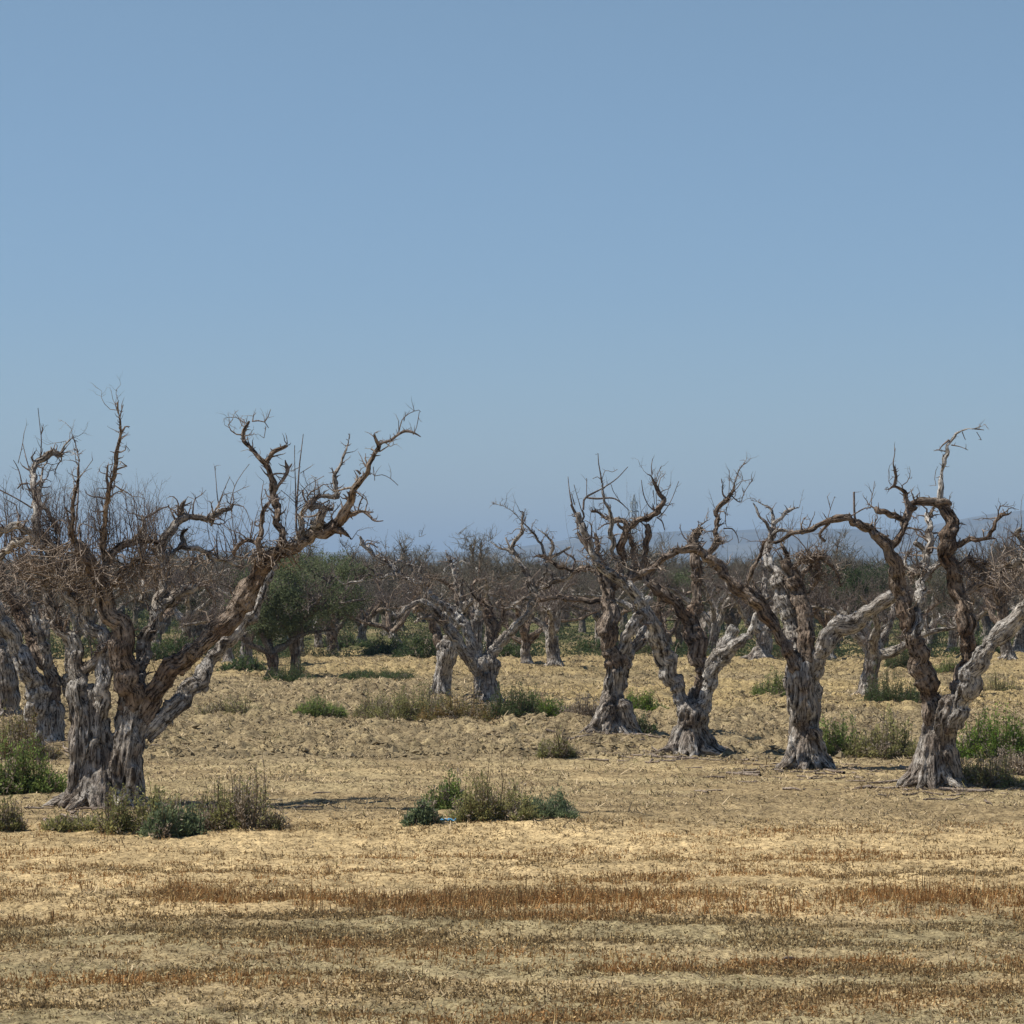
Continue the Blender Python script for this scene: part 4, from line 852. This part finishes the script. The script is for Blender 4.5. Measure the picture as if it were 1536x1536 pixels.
def undergrowth():
    rs = np.random.default_rng(77); mb = MB(); m = 2000
    yy = 101 + 240 * rs.random(m) ** 1.7; xx = rs.uniform(-1, 1, m) * (.175 * yy + 3)
    for (x, y) in zip(xx, yy):
        if fbm2(np.array([x / 6.]), np.array([y / 8.]), 78)[0] < -.22: continue
        w_ = rs.uniform(.4, 1.3); h_ = rs.uniform(.2, .75); n = 150 if y < 170 else 70; sc = .10 if y < 170 else .2
        q = rs.normal(size=(n, 3)); q /= np.linalg.norm(q, axis=1)[:, None]; q *= rs.random((n, 1)) ** .4; q[:, 2] = np.abs(q[:, 2])
        P = np.array([x, y, 0]) + q * np.array([w_, w_ * .7, h_]); k = np.array(((.06, .085, .042), (.10, .12, .05), (.15, .13, .07))[rs.choice(3, p=[.5, .35, .15])])
        leaves(mb, P, np.repeat(np.array([[0, 0, .7]]), n, 0), sc, sc * .4, k[None] * rs.uniform(.6, 1.4, (n, 1)), rs, .8)
    tag(link('undergrowth', mb.mesh('undergrowth', smooth=False), LEAF), 'dark green ground cover under the distant rows of dead olives', 'undergrowth', kind='stuff')
undergrowth()
# remainder beyond counting range: one mass
mb = MB(); raw = []
for k in range(4):
    tr, limbs, tw, _ = grow(730 + k, 3.9, 0, .55, .03, 4, .26, twn=9)
    vs, fs, n = [], [], 0
    for l in [tr] + limbs + [tw]:
        for v, f in zip(l.v, l.f): vs.append(v)
        fs += [np.where(f < 0, f, f + n) for f in l.f]; n += l.n
    raw.append((np.vstack(vs), np.vstack(fs)))
for (x, y) in stuff[::2]:
    V, Fq = raw[rs.integers(0, 4)]; a = rs.uniform(0, 6.28); c, s_ = math.cos(a), math.sin(a); sc = rs.uniform(.85, 1.15)
    W = np.stack([V[:, 0] * c - V[:, 1] * s_, V[:, 0] * s_ + V[:, 1] * c, V[:, 2]], 1) * sc + np.array([x, y, 0])
    mb.v.append(W); mb.f.append(np.where(Fq < 0, Fq, Fq + mb.n)); mb.n += len(W)
o = link('distant_orchard', mb.mesh('distant_orchard'), FART); tag(o, 'grey mass of dead olive trees in the farthest rows below the hills', 'orchard', kind='stuff')

# ------------------------------------------------------------------ power pylon
def bar(mb, a, b, r):
    tube(mb, np.array([a, b], float), [r, r], 4, tip=False)
def pylon():
    D = 1250.0; top = at(951, 742, D); x = top[0]; Ht = top[2]
    root = empty('power_pylon', (x, D, 0), 'pale lattice power pylon rising from the haze behind the splayed-stump tree', 'pylon')
    mb = MB()
    def w(z): return np.interp(z, [0, Ht * .62, Ht * .9, Ht], [2.6, .9, .75, .1])
    zs = list(np.linspace(0, Ht, 22))
    for sx, sy in ((1, 1), (1, -1), (-1, 1), (-1, -1)):
        for a, b in zip(zs[:-1], zs[1:]): bar(mb, (sx * w(a), sy * w(a), a), (sx * w(b), sy * w(b), b), .2)
    for a, b in zip(zs[:-1], zs[1:]):
        for sy in (1, -1):
            bar(mb, (-w(a), sy * w(a), a), (w(b), sy * w(b), b), .12); bar(mb, (w(a), sy * w(a), a), (-w(b), sy * w(b), b), .12)
            bar(mb, (sy * w(a), -w(a), a), (sy * w(b), w(b), b), .12); bar(mb, (-w(b), sy * w(b), b), (w(b), sy * w(b), b), .12)
    m, nt, b = newmat('galvanised_steel'); b.inputs['Base Color'].default_value = (.30, .34, .35, 1); b.inputs['Metallic'].default_value = .3; b.inputs['Roughness'].default_value = .6
    link('tower_frame', mb.mesh('tower_frame', smooth=False), m, root)
    for z, L in ((Ht * .90, 1.4), (Ht * .80, 1.9), (Ht * .69, 1.7)):
        c = MB()
        bar(c, (-L, 0, z + .25), (L, 0, z + .25), .2)
        for sx in (1, -1):
            for sy in (1, -1):
                bar(c, (sx * w(z), sy * w(z), z), (sx * L, 0, z + .2), .16); bar(c, (sx * w(z), sy * w(z), z + .9), (sx * L, 0, z + .3), .12)
            bar(c, (sx * L, 0, z), (sx * L, 0, z - 2.2), .14)
        link('crossarm', c.mesh('crossarm', smooth=False), m, root)
pylon()

# ------------------------------------------------------------------ shrubs
GREEN = [(.23, .29, .085), (.17, .23, .07)]; OLIVE = [(.33, .31, .13), (.24, .24, .095)]; DARK = [(.08, .12, .05), (.11, .145, .055)]
BRIGHT = [(.19, .27, .05), (.13, .20, .045)]; DRY = [(.40, .33, .25), (.28, .23, .18)]; RUST = [(.28, .19, .07), (.20, .19, .065)]; BLUEG = [(.19, .23, .12), (.14, .18, .10)]
def shrub(px, py, wpx, hpx, pal, seed, label, name='green_shrub', n=None, dry=0.15, cat='shrub', group=None, leaf=.045, lw=.28, tall=0, clump=5):
    D = ground_D(py); k = mpp(D); W = wpx * k * 1.06; Ht = hpx * k * 1.02; rs = np.random.default_rng(seed)
    depth = min(W * .6, 1.6); c = at(px, py, D); c[1] += depth * .5; gz = gh(c[0], c[1]); c[2] = gz
    root = empty(name, tuple(c), label, cat, group)
    ns = int(70 + 190 * W); per = 40
    cl = np.stack([(np.linspace(-.36, .36, clump) + rs.normal(size=clump) * .04) * W, rs.uniform(-.3, .3, clump) * depth, rs.uniform(.55, 1.1, clump) * (1 - .75 * np.linspace(-1, 1, clump) ** 2 * (clump > 1) * .6)], 1)
    st = MB(); lf = MB(); kk = rs.integers(0, clump, ns)
    for i in range(ns):
        q = cl[kk[i]]; a = rs.uniform(0, 6.283); e = math.sqrt(rs.random())
        R = np.array([W * (.12 + .62 / clump), depth * .42]); 
        b0 = np.array([q[0] + math.cos(a) * e * R[0] * .35, q[1] + math.sin(a) * e * R[1] * .35, 0])
        hh = Ht * q[2] * max(.12, 1 - .85 * e ** 2) * rs.uniform(.3, 1.5) * 1.1
        tp = np.array([q[0] + math.cos(a) * e * R[0] * 1.1, q[1] + math.sin(a) * e * R[1] * 1.1, hh])
        b0[2] = gh(c[0] + b0[0], c[1] + b0[1]) - gz - .02
        md = (b0 + tp) / 2 + np.array([math.cos(a), math.sin(a), .3]) * hh * .08
        C = catmull([[*b0, .006], [*md, .005], [*tp, .003]], max(.05, hh / 5))
        tube(st, C[:, :3], C[:, 3], 3, tip=False, col=np.array([.2, .15, .09]) * rs.uniform(.6, 1.4))
        isdry = rs.random() < dry + .12
        pc = np.array((DRY if isdry else pal)[rs.integers(0, 2)]) * rs.uniform(.75, 1.3)
        m = int(per * (0.5 if isdry else 1) * (n or 1)); tt = rs.uniform(.12, 1, m) ** .8 * (len(C) - 1.001); ii = tt.astype(int); ff = (tt - ii)[:, None]
        P = C[ii, :3] * (1 - ff) + C[ii + 1, :3] * ff + rs.normal(size=(m, 3)) * (.020 + .006 * W)
        dr = (tp - b0) / (np.linalg.norm(tp - b0) + 1e-6)
        colr = pc[None] * rs.uniform(.7, 1.35, (m, 1))
        leaves(lf, P, np.repeat(dr[None], m, 0), leaf * 1.0, leaf * lw * 1.15, colr, rs, .85)
    for i in range(tall):
        x = rs.uniform(-.2, .35) * W; L = Ht * rs.uniform(1.2, 2.0); q = np.array([x, rs.normal() * .1, .0])
        twig(st_tall := MB(), q, np.array([rs.normal() * .12, rs.normal() * .1, 1]), L, .005, rs, 3, .12, .2, 7, .12, 1, 6)
        for v, f in zip(st_tall.v, st_tall.f): st.add(v, f if (f >= 0).all() else f[:, :3], np.array([.10, .07, .045])) if False else None
        V = np.vstack(st_tall.v); Fq = np.vstack(st_tall.f); st.add(V, Fq, np.array([.10, .07, .045]))
    link('stems', st.mesh('stems'), WEED, root); link('foliage', lf.mesh('foliage', smooth=False), LEAF, root)

shrub(215, 1254, 120, 78, OLIVE, 801, 'olive green feathery shrub at the foot of the largest tree, right of its trunk', dry=.2, clump=6)
shrub(262, 1257, 75, 62, BLUEG, 802, 'dark blue-green low shrub between the feathery and the dry brown ones by the largest tree', leaf=.055)
shrub(352, 1250, 130, 88, OLIVE, 803, 'wide half-dry brown shrub with a green crest, rightmost in the clump by the largest tree', dry=.5, clump=7, n=1.0)
shrub(108, 1250, 80, 28, OLIVE, 804, 'small sparse dark plant left of the largest tree\'s foot', dry=.3, n=.6)
shrub(20, 1196, 120, 78, GREEN, 805, 'green leafy shrub at the left edge with a rust-brown dead stalk', dry=.15, leaf=.055)
shrub(30, 1140, 90, 70, RUST, 806, 'brownish dry shrub behind the green one at the left edge', dry=.5)
shrub(2, 1250, 52, 52, OLIVE, 807, 'olive weed cut by the left edge, in front of the others', dry=.25, n=.7)
shrub(45, 1110, 70, 60, OLIVE, 808, 'grey-green straggly bush around the pale leaning stems at left', dry=.4)
shrub(672, 1222, 64, 46, GREEN, 809, 'fresh green bush, left half of the front central clump', dry=.05, leaf=.05)
shrub(735, 1240, 105, 58, OLIVE, 810, 'olive green shrub in the front centre with tall dry bare stalks', dry=.15, tall=12, clump=6)
shrub(634, 1244, 38, 28, BLUEG, 811, 'small blue-green plant at the left end of the front central clump', dry=.0, leaf=.055)
shrub(812, 1234, 88, 26, BLUEG, 812, 'low blue-green grassy plant at the right end of the front central clump', dry=.05, leaf=.06, lw=.15)
shrub(838, 1140, 46, 34, OLIVE, 813, 'small round weed with tall dry stalks at the edge of the tilled soil', dry=.3, tall=8, clump=3)
shrub(478, 1075, 56, 36, GREEN, 814, 'isolated light green tuft on the tilled soil left of centre', dry=.1, leaf=.09, lw=.1, clump=3)
shrub(614, 1080, 110, 46, OLIVE, 815, 'olive shrub at the left of the row under the low central tree', dry=.25)
shrub(685, 1081, 100, 52, RUST, 816, 'yellow-brown and olive shrub before the short bulky pale trunk', dry=.35)
shrub(768, 1081, 70, 56, DARK, 817, 'dark green rounded shrub right of the low central tree\'s trunk', dry=.05)
shrub(812, 1074, 70, 38, BRIGHT, 818, 'bright yellow-green shrub at the right end of the central row', dry=.1)
shrub(560, 1072, 50, 30, OLIVE, 819, 'faint yellowish tuft at the left end of the central shrub row', dry=.4, n=.6)
shrub(566, 1019, 100, 20, DARK, 820, 'long low dark green plant on the tilled soil behind the central row', dry=.0)
shrub(962, 1070, 62, 38, BRIGHT, 821, 'bright green bush behind the splayed-stump tree', dry=.05)
shrub(872, 1077, 60, 26, DRY, 822, 'dry grey thorny bush left of the splayed stump', dry=.8, n=.6)
shrub(960, 1100, 40, 30, DARK, 823, 'dark green sprig at the right foot of the splayed stump', dry=.1)
shrub(1162, 1046, 50, 32, GREEN, 824, 'small green bush left of the bleached-stem tree', dry=.1)
shrub(1255, 1132, 80, 54, GREEN, 825, 'green shrub touching the bleached-stem tree\'s foot on its right', dry=.2, leaf=.06)
shrub(1330, 1134, 110, 56, OLIVE, 826, 'wide green and brown shrub between the two rightmost large trees', dry=.3, leaf=.06, clump=7)
shrub(1345, 1058, 82, 50, DARK, 827, 'round dark green bush beside the forked grey trunk at right', dry=.05)
shrub(1500, 1135, 150, 68, BRIGHT, 828, 'bright green shrub mass at the right edge behind the tallest tree', dry=.15, leaf=.06, clump=8)
shrub(1485, 1186, 90, 52, OLIVE, 829, 'dull green and rusty shrub right of the tallest tree\'s foot', dry=.35)
shrub(1530, 1160, 90, 56, DRY, 830, 'grey dry bush at the right edge in front of the bright green mass', dry=.8, n=.8)
shrub(1510, 1040, 60, 28, OLIVE, 831, 'pale olive tuft far right on the golden ground', dry=.3, n=.5)
shrub(350, 1072, 90, 24, OLIVE, 832, 'faint low green patch on the tilled soil right of the largest tree', dry=.4, n=.45)
shrub(432, 1021, 70, 28, DARK, 833, 'dark blue-green undergrowth at the feet of the leafy pair', dry=.0)
shrub(1355, 1005, 46, 40, DARK, 834, 'small dark shrub behind the tallest tree\'s left stem', dry=.0)
shrub(1438, 1012, 60, 24, GREEN, 835, 'low green plant between the stems of the tallest tree', dry=.2, n=.5)
for i, (px, py, w, h) in enumerate([(250, 990, 70, 34), (640, 988, 90, 34), (585, 984, 70, 24), (760, 990, 50, 34), (365, 1008, 60, 26), (1040, 984, 70, 30), (990, 982, 50, 24), (900, 978, 60, 24), (520, 972, 70, 22), (1180, 985, 60, 20), (1470, 985, 60, 22), (300, 985, 60, 26)]):
    shrub(px, py, w, h, DARK, 850 + i, 'dark green undergrowth below the trees of the middle rows', name='undergrowth_shrub', dry=.1, group='dark undergrowth clumps between the middle rows', n=.7, leaf=.09)

# ------------------------------------------------------------------ dry weeds of the foreground (uncountable)
def band_density(x, y):
    """weed rows follow the old furrows"""
    p = y + .35 * vn2(x / 2.6, y * 0, 91) + .012 * x
    d = .09 + 0 * p
    def B(c, w, a): return a * np.exp(-((p - c) / w) ** 2)
    left = 1 - sstep(-.6, .6, x - .0); right = sstep(.2, 1.6, x)
    d = d + B(26.5 + .35 * np.sin(x * .9), .45, 1.4) * (.35 + .8 * (x < .9)) * np.clip(.9 + 1.6 * vn2(x / 1.3, y * 0 + 4, 96), .15, 1.4) + B(25.0, .42, 1.1) + B(27.2, .3, .35) + B(23.6, .42, .85)
    d = d + B(21.9, .34, 1.6) * (.2 + 1.1 * right) + B(21.1, .22, .5) * left + B(20.4, .28, .9) + B(19.6, .25, .7) + B(28.6, .35, .4) + B(30.5, .5, .2) + B(33.5, .6, .12)
    return d * np.clip(.7 + 1.6 * fbm2(x / 1.1, y / .5, 93) + .8 * fbm2(x / .25, y / .2, 94), .0, 2)
def weeds():
    rs = np.random.default_rng(5); mb = MB(); n0 = 98000
    y = rs.uniform(17.5, 35, n0); x = rs.uniform(-1, 1, n0) * (.185 * y + .4)
    keep = rs.random(n0) < band_density(x, y) * .85
    x, y = x[keep], y[keep]; n = len(x); z = ground_h(x, y)
    red = np.clip(fbm2(x / 1.8, y / .8, 95) * 1.5 + .25 + .5 * (np.abs(y - 26.0) < .9) + 1.0 * ((np.abs(y - 21.9) < .5) & (x > .6)) - .25 * (y < 21) - .2 * ((y > 22.5) & (y < 25)), 0, 1)
    hgt = rs.uniform(.025, .10, n) * (.6 + .95 * red * (np.abs(y - 26.2) < 1.1) + .45 * red) * np.where(rs.random(n) < .05, 1.8, 1)
    cr = np.array([.36, .195, .075]); cb = np.array([.23, .165, .085]); cs = np.array([.50, .36, .17])
    for k in range(7):
        a = rs.uniform(0, 6.283, n); le = rs.uniform(.05, 1.1, n) * rs.random(n) ** .5; h = hgt * rs.uniform(.15, 1.1, n) * np.where(rs.random(n) < .6, .55, 1)
        off = rs.normal(size=(n, 2)) * .045
        b = np.stack([x + off[:, 0], y + off[:, 1], z - .008], 1)
        tp = b + np.stack([np.cos(a) * le * h, np.sin(a) * le * h, h], 1)
        wv = np.stack([np.cos(a + 1.57), np.sin(a + 1.57), 0 * a], 1) * (rs.uniform(.0012, .0032, n))[:, None]
        md = (b + tp) / 2 + np.stack([np.cos(a), np.sin(a), 0 * a], 1) * (h * .06)[:, None]
        V = np.stack([b - wv, b + wv, md + wv * 1.6, md - wv * 1.6, tp + wv * .5, tp - wv * .5], 1).reshape(-1, 3)
        i = np.arange(n)[:, None] * 6; Fq = np.concatenate([i + np.array([[0, 1, 2, 3]]), i + np.array([[3, 2, 4, 5]])])
        q = rs.random((n, 1)); c = cr * red[:, None] + cb * (1 - red[:, None]); c = np.where(q < .26, cs, c) * rs.uniform(.55, 1.4, (n, 1))
        mb.add(V, Fq, np.repeat(c, 6, 0))
        m = rs.random(n) < 2
        leaves(mb, (b + (tp - b) * rs.uniform(.2, 1, (n, 1)))[m], np.stack([np.cos(a), np.sin(a), a * 0 + .8], 1)[m], .026, .012, (c * rs.uniform(.6, 1.4, (n, 1)))[m], rs, 1.2)
    tag(link('dry_weeds', mb.mesh('dry_weeds', smooth=False), WEED), 'rust and grey-brown dry weeds in rows across the foreground field', 'weeds', kind='stuff')
weeds()
def stubble():
    """short straw litter and dead sprigs over all the open ground"""
    rs = np.random.default_rng(6); mb = MB(); n = 330000
    y = 17.5 + (104 - 17.5) * rs.random(n) ** 1.25; x = rs.uniform(-1, 1, n) * (.185 * y + .4)
    cl = fbm2(x / .8, y / 1.0, 97); keep = rs.random(n) < np.clip(.45 + 1.1 * cl, .06, 1) * np.where((y > 27.5) & (y < 33), .45, 1)
    x, y = x[keep], y[keep]; n = len(x); z = ground_h(x, y); s = np.clip(y / 30, .8, 2.2)
    h = rs.uniform(.006, .034, n) * s * np.where(rs.random(n) < .04, 2.4, 1); a = rs.uniform(0, 6.283, n); le = rs.uniform(.4, 4.0, n)
    b = np.stack([x, y, z - .004], 1); tp = b + np.stack([np.cos(a) * le * h, np.sin(a) * le * h, h], 1)
    wv = np.stack([np.cos(a + 1.57), np.sin(a + 1.57), 0 * a], 1) * (rs.uniform(.003, .008, n) * s)[:, None]
    V = np.stack([b - wv, b + wv, tp + wv * .4, tp - wv * .4], 1).reshape(-1, 3)
    pal = np.array([[.15, .11, .07], [.24, .18, .10], [.60, .47, .29], [.09, .07, .045], [.16, .14, .06]]); c = pal[rs.choice(5, n, p=[.24, .2, .26, .2, .10])] * rs.uniform(.7, 1.3, (n, 1))
    mb.add(V, np.arange(n * 4).reshape(-1, 4), np.repeat(c, 4, 0))
    tag(link('straw_litter', mb.mesh('straw_litter', smooth=False), WEED), 'scattered straw, sprigs and dead stubble over the bare field', 'litter', kind='stuff')
stubble()
def clods():
    rs = np.random.default_rng(8); mb = MB(); n = 16000
    y = 47 + 55 * rs.random(n) ** 1.4; x = rs.uniform(-1, 1, n) * (.185 * y + .4); z = ground_h(x, y)
    keep = fbm2(x / 1.5, y / 1.5, 99) > -.25; x, y, z = x[keep], y[keep], z[keep]
    yb = rs.uniform(46.4, 48.2, 260); xb = rs.uniform(-1, 1, 260) * 9; x = np.concatenate([x, xb]); y = np.concatenate([y, yb]); z = np.concatenate([z, ground_h(xb, yb)])
    ico = np.array([[1, 0, 0], [-1, 0, 0], [0, 1, 0], [0, -1, 0], [0, 0, 1], [0, 0, -1]], float); Fi = np.array([[0, 2, 4], [2, 1, 4], [1, 3, 4], [3, 0, 4], [2, 0, 5], [1, 2, 5], [3, 1, 5], [0, 3, 5]])
    n = len(x); r = rs.uniform(.012, .045, n) * np.where(rs.random(n) < .08, 1.8, 1)
    V = ico[None] * (r[:, None, None] * rs.uniform(.6, 1.4, (n, 6, 1))) + rs.normal(size=(n, 6, 3)) * (r * .25)[:, None, None]; V[..., 2] *= .75
    V = V + np.stack([x, y, z + r * .3], 1)[:, None]
    Fq = (Fi[None] + np.arange(n)[:, None, None] * 6).reshape(-1, 3)
    c = ground_rgb(x, y) * rs.uniform(.7, 1.1, (n, 1)); mb.add(V.reshape(-1, 3), Fq, np.repeat(c, 6, 0))
    m, nt, b = newmat('clod_soil'); a_ = N(nt, 'ShaderNodeAttribute', attribute_name='tint'); nt.links.new(a_.outputs['Color'], b.inputs['Base Color'])
    tag(link('soil_clods', mb.mesh('soil_clods', smooth=False), m), 'dry earth clods turned up over the tilled field', 'clods', kind='stuff')
clods()

def debris():
    rs = np.random.default_rng(12); mb = MB()
    for (px, py, w) in ((170, 1214, 1.3), (70, 1122, 1.1), (731, 1056, .9), (918, 1106, .9), (1034, 1133, 1.0), (1208, 1153, 1.0), (1405, 1187, 1.1)):
        D = ground_D(py); c = at(px, py, D)
        for k in range(150):
            a = rs.uniform(0, 6.283); q = w * (.3 + abs(rs.normal()) * .9); x, y = c[0] + math.cos(a) * q, c[1] + math.sin(a) * q * 1.3
            L = rs.choice([.06, .12, .3, .6], p=[.45, .33, .17, .05]) * rs.uniform(.6, 1.3); b = rs.uniform(0, 6.283); n = 4
            P = np.array([[x + math.cos(b) * L * i / n + rs.normal() * L * .05, y + math.sin(b) * L * i / n + rs.normal() * L * .05, 0] for i in range(n + 1)])
            P[:, 2] = ground_h(P[:, 0], P[:, 1]) + .006 + rs.uniform(0, .02); r = L * .035 + .004
            tube(mb, P, [r, r * .9, r * .8, r * .6, r * .3], 5, tip=False)
    tag(link('fallen_twigs', mb.mesh('fallen_twigs'), TANGLE), 'broken twigs and bark scattered on the soil under the old trees', 'debris', kind='stuff')
debris()
# ------------------------------------------------------------------ small finds
def litter():
    D = ground_D(1241); c = at(672, 1240, D); c[2] = gh(c[0], c[1]); rs = np.random.default_rng(3); mb = MB()
    n, m = 15, 11; X, Y = np.meshgrid(np.linspace(-.085, .085, n), np.linspace(-.06, .06, m)); 
    Z = .028 + .026 * vn2(X * 38 + 5, Y * 38, 2) + .012 * vn2(X * 90, Y * 90, 4)
    X = X + .012 * vn2(X * 50, Y * 50 + 9, 6)
    i = np.arange(m - 1)[:, None] * n; j = np.arange(n - 1)[None]; mb.add(np.stack([X, Y, Z], -1).reshape(-1, 3), np.stack([i + j, i + j + 1, i + n + j + 1, i + n + j], -1).reshape(-1, 4))
    mt, nt, b = newmat('blue_plastic'); b.inputs['Base Color'].default_value = (.10, .36, .62, 1); b.inputs['Roughness'].default_value = .35; b.inputs['Specular IOR Level'].default_value = .5
    o = link('plastic_scrap', mb.mesh('plastic_scrap'), mt); o.location = tuple(c); tag(o, 'crumpled scrap of light blue plastic at the foot of the front central shrubs', 'litter')
    so = o.modifiers.new('s', 'SOLIDIFY'); so.thickness = .002
    D = ground_D(1449); a = at(1164, 1449, D); e = at(1198, 1440, D + .12); mid_ = (a + e) / 2; mid_[2] = gh(mid_[0], mid_[1]); mb = MB()
    a[2] = gh(a[0], a[1]) + .012; e[2] = gh(e[0], e[1]) + .022
    C = catmull([[*a, .006], [*((a + e) / 2 + np.array([0, 0, .02])), .014], [*e, .007]], .015); tube(mb, C[:, :3], C[:, 3], 9, .35, 4)
    o = link('fallen_branch', mb.mesh('fallen_branch', mid_), TANGLE); o.location = tuple(mid_); tag(o, 'short bleached piece of wood lying among the foreground weeds', 'stick')
litter()
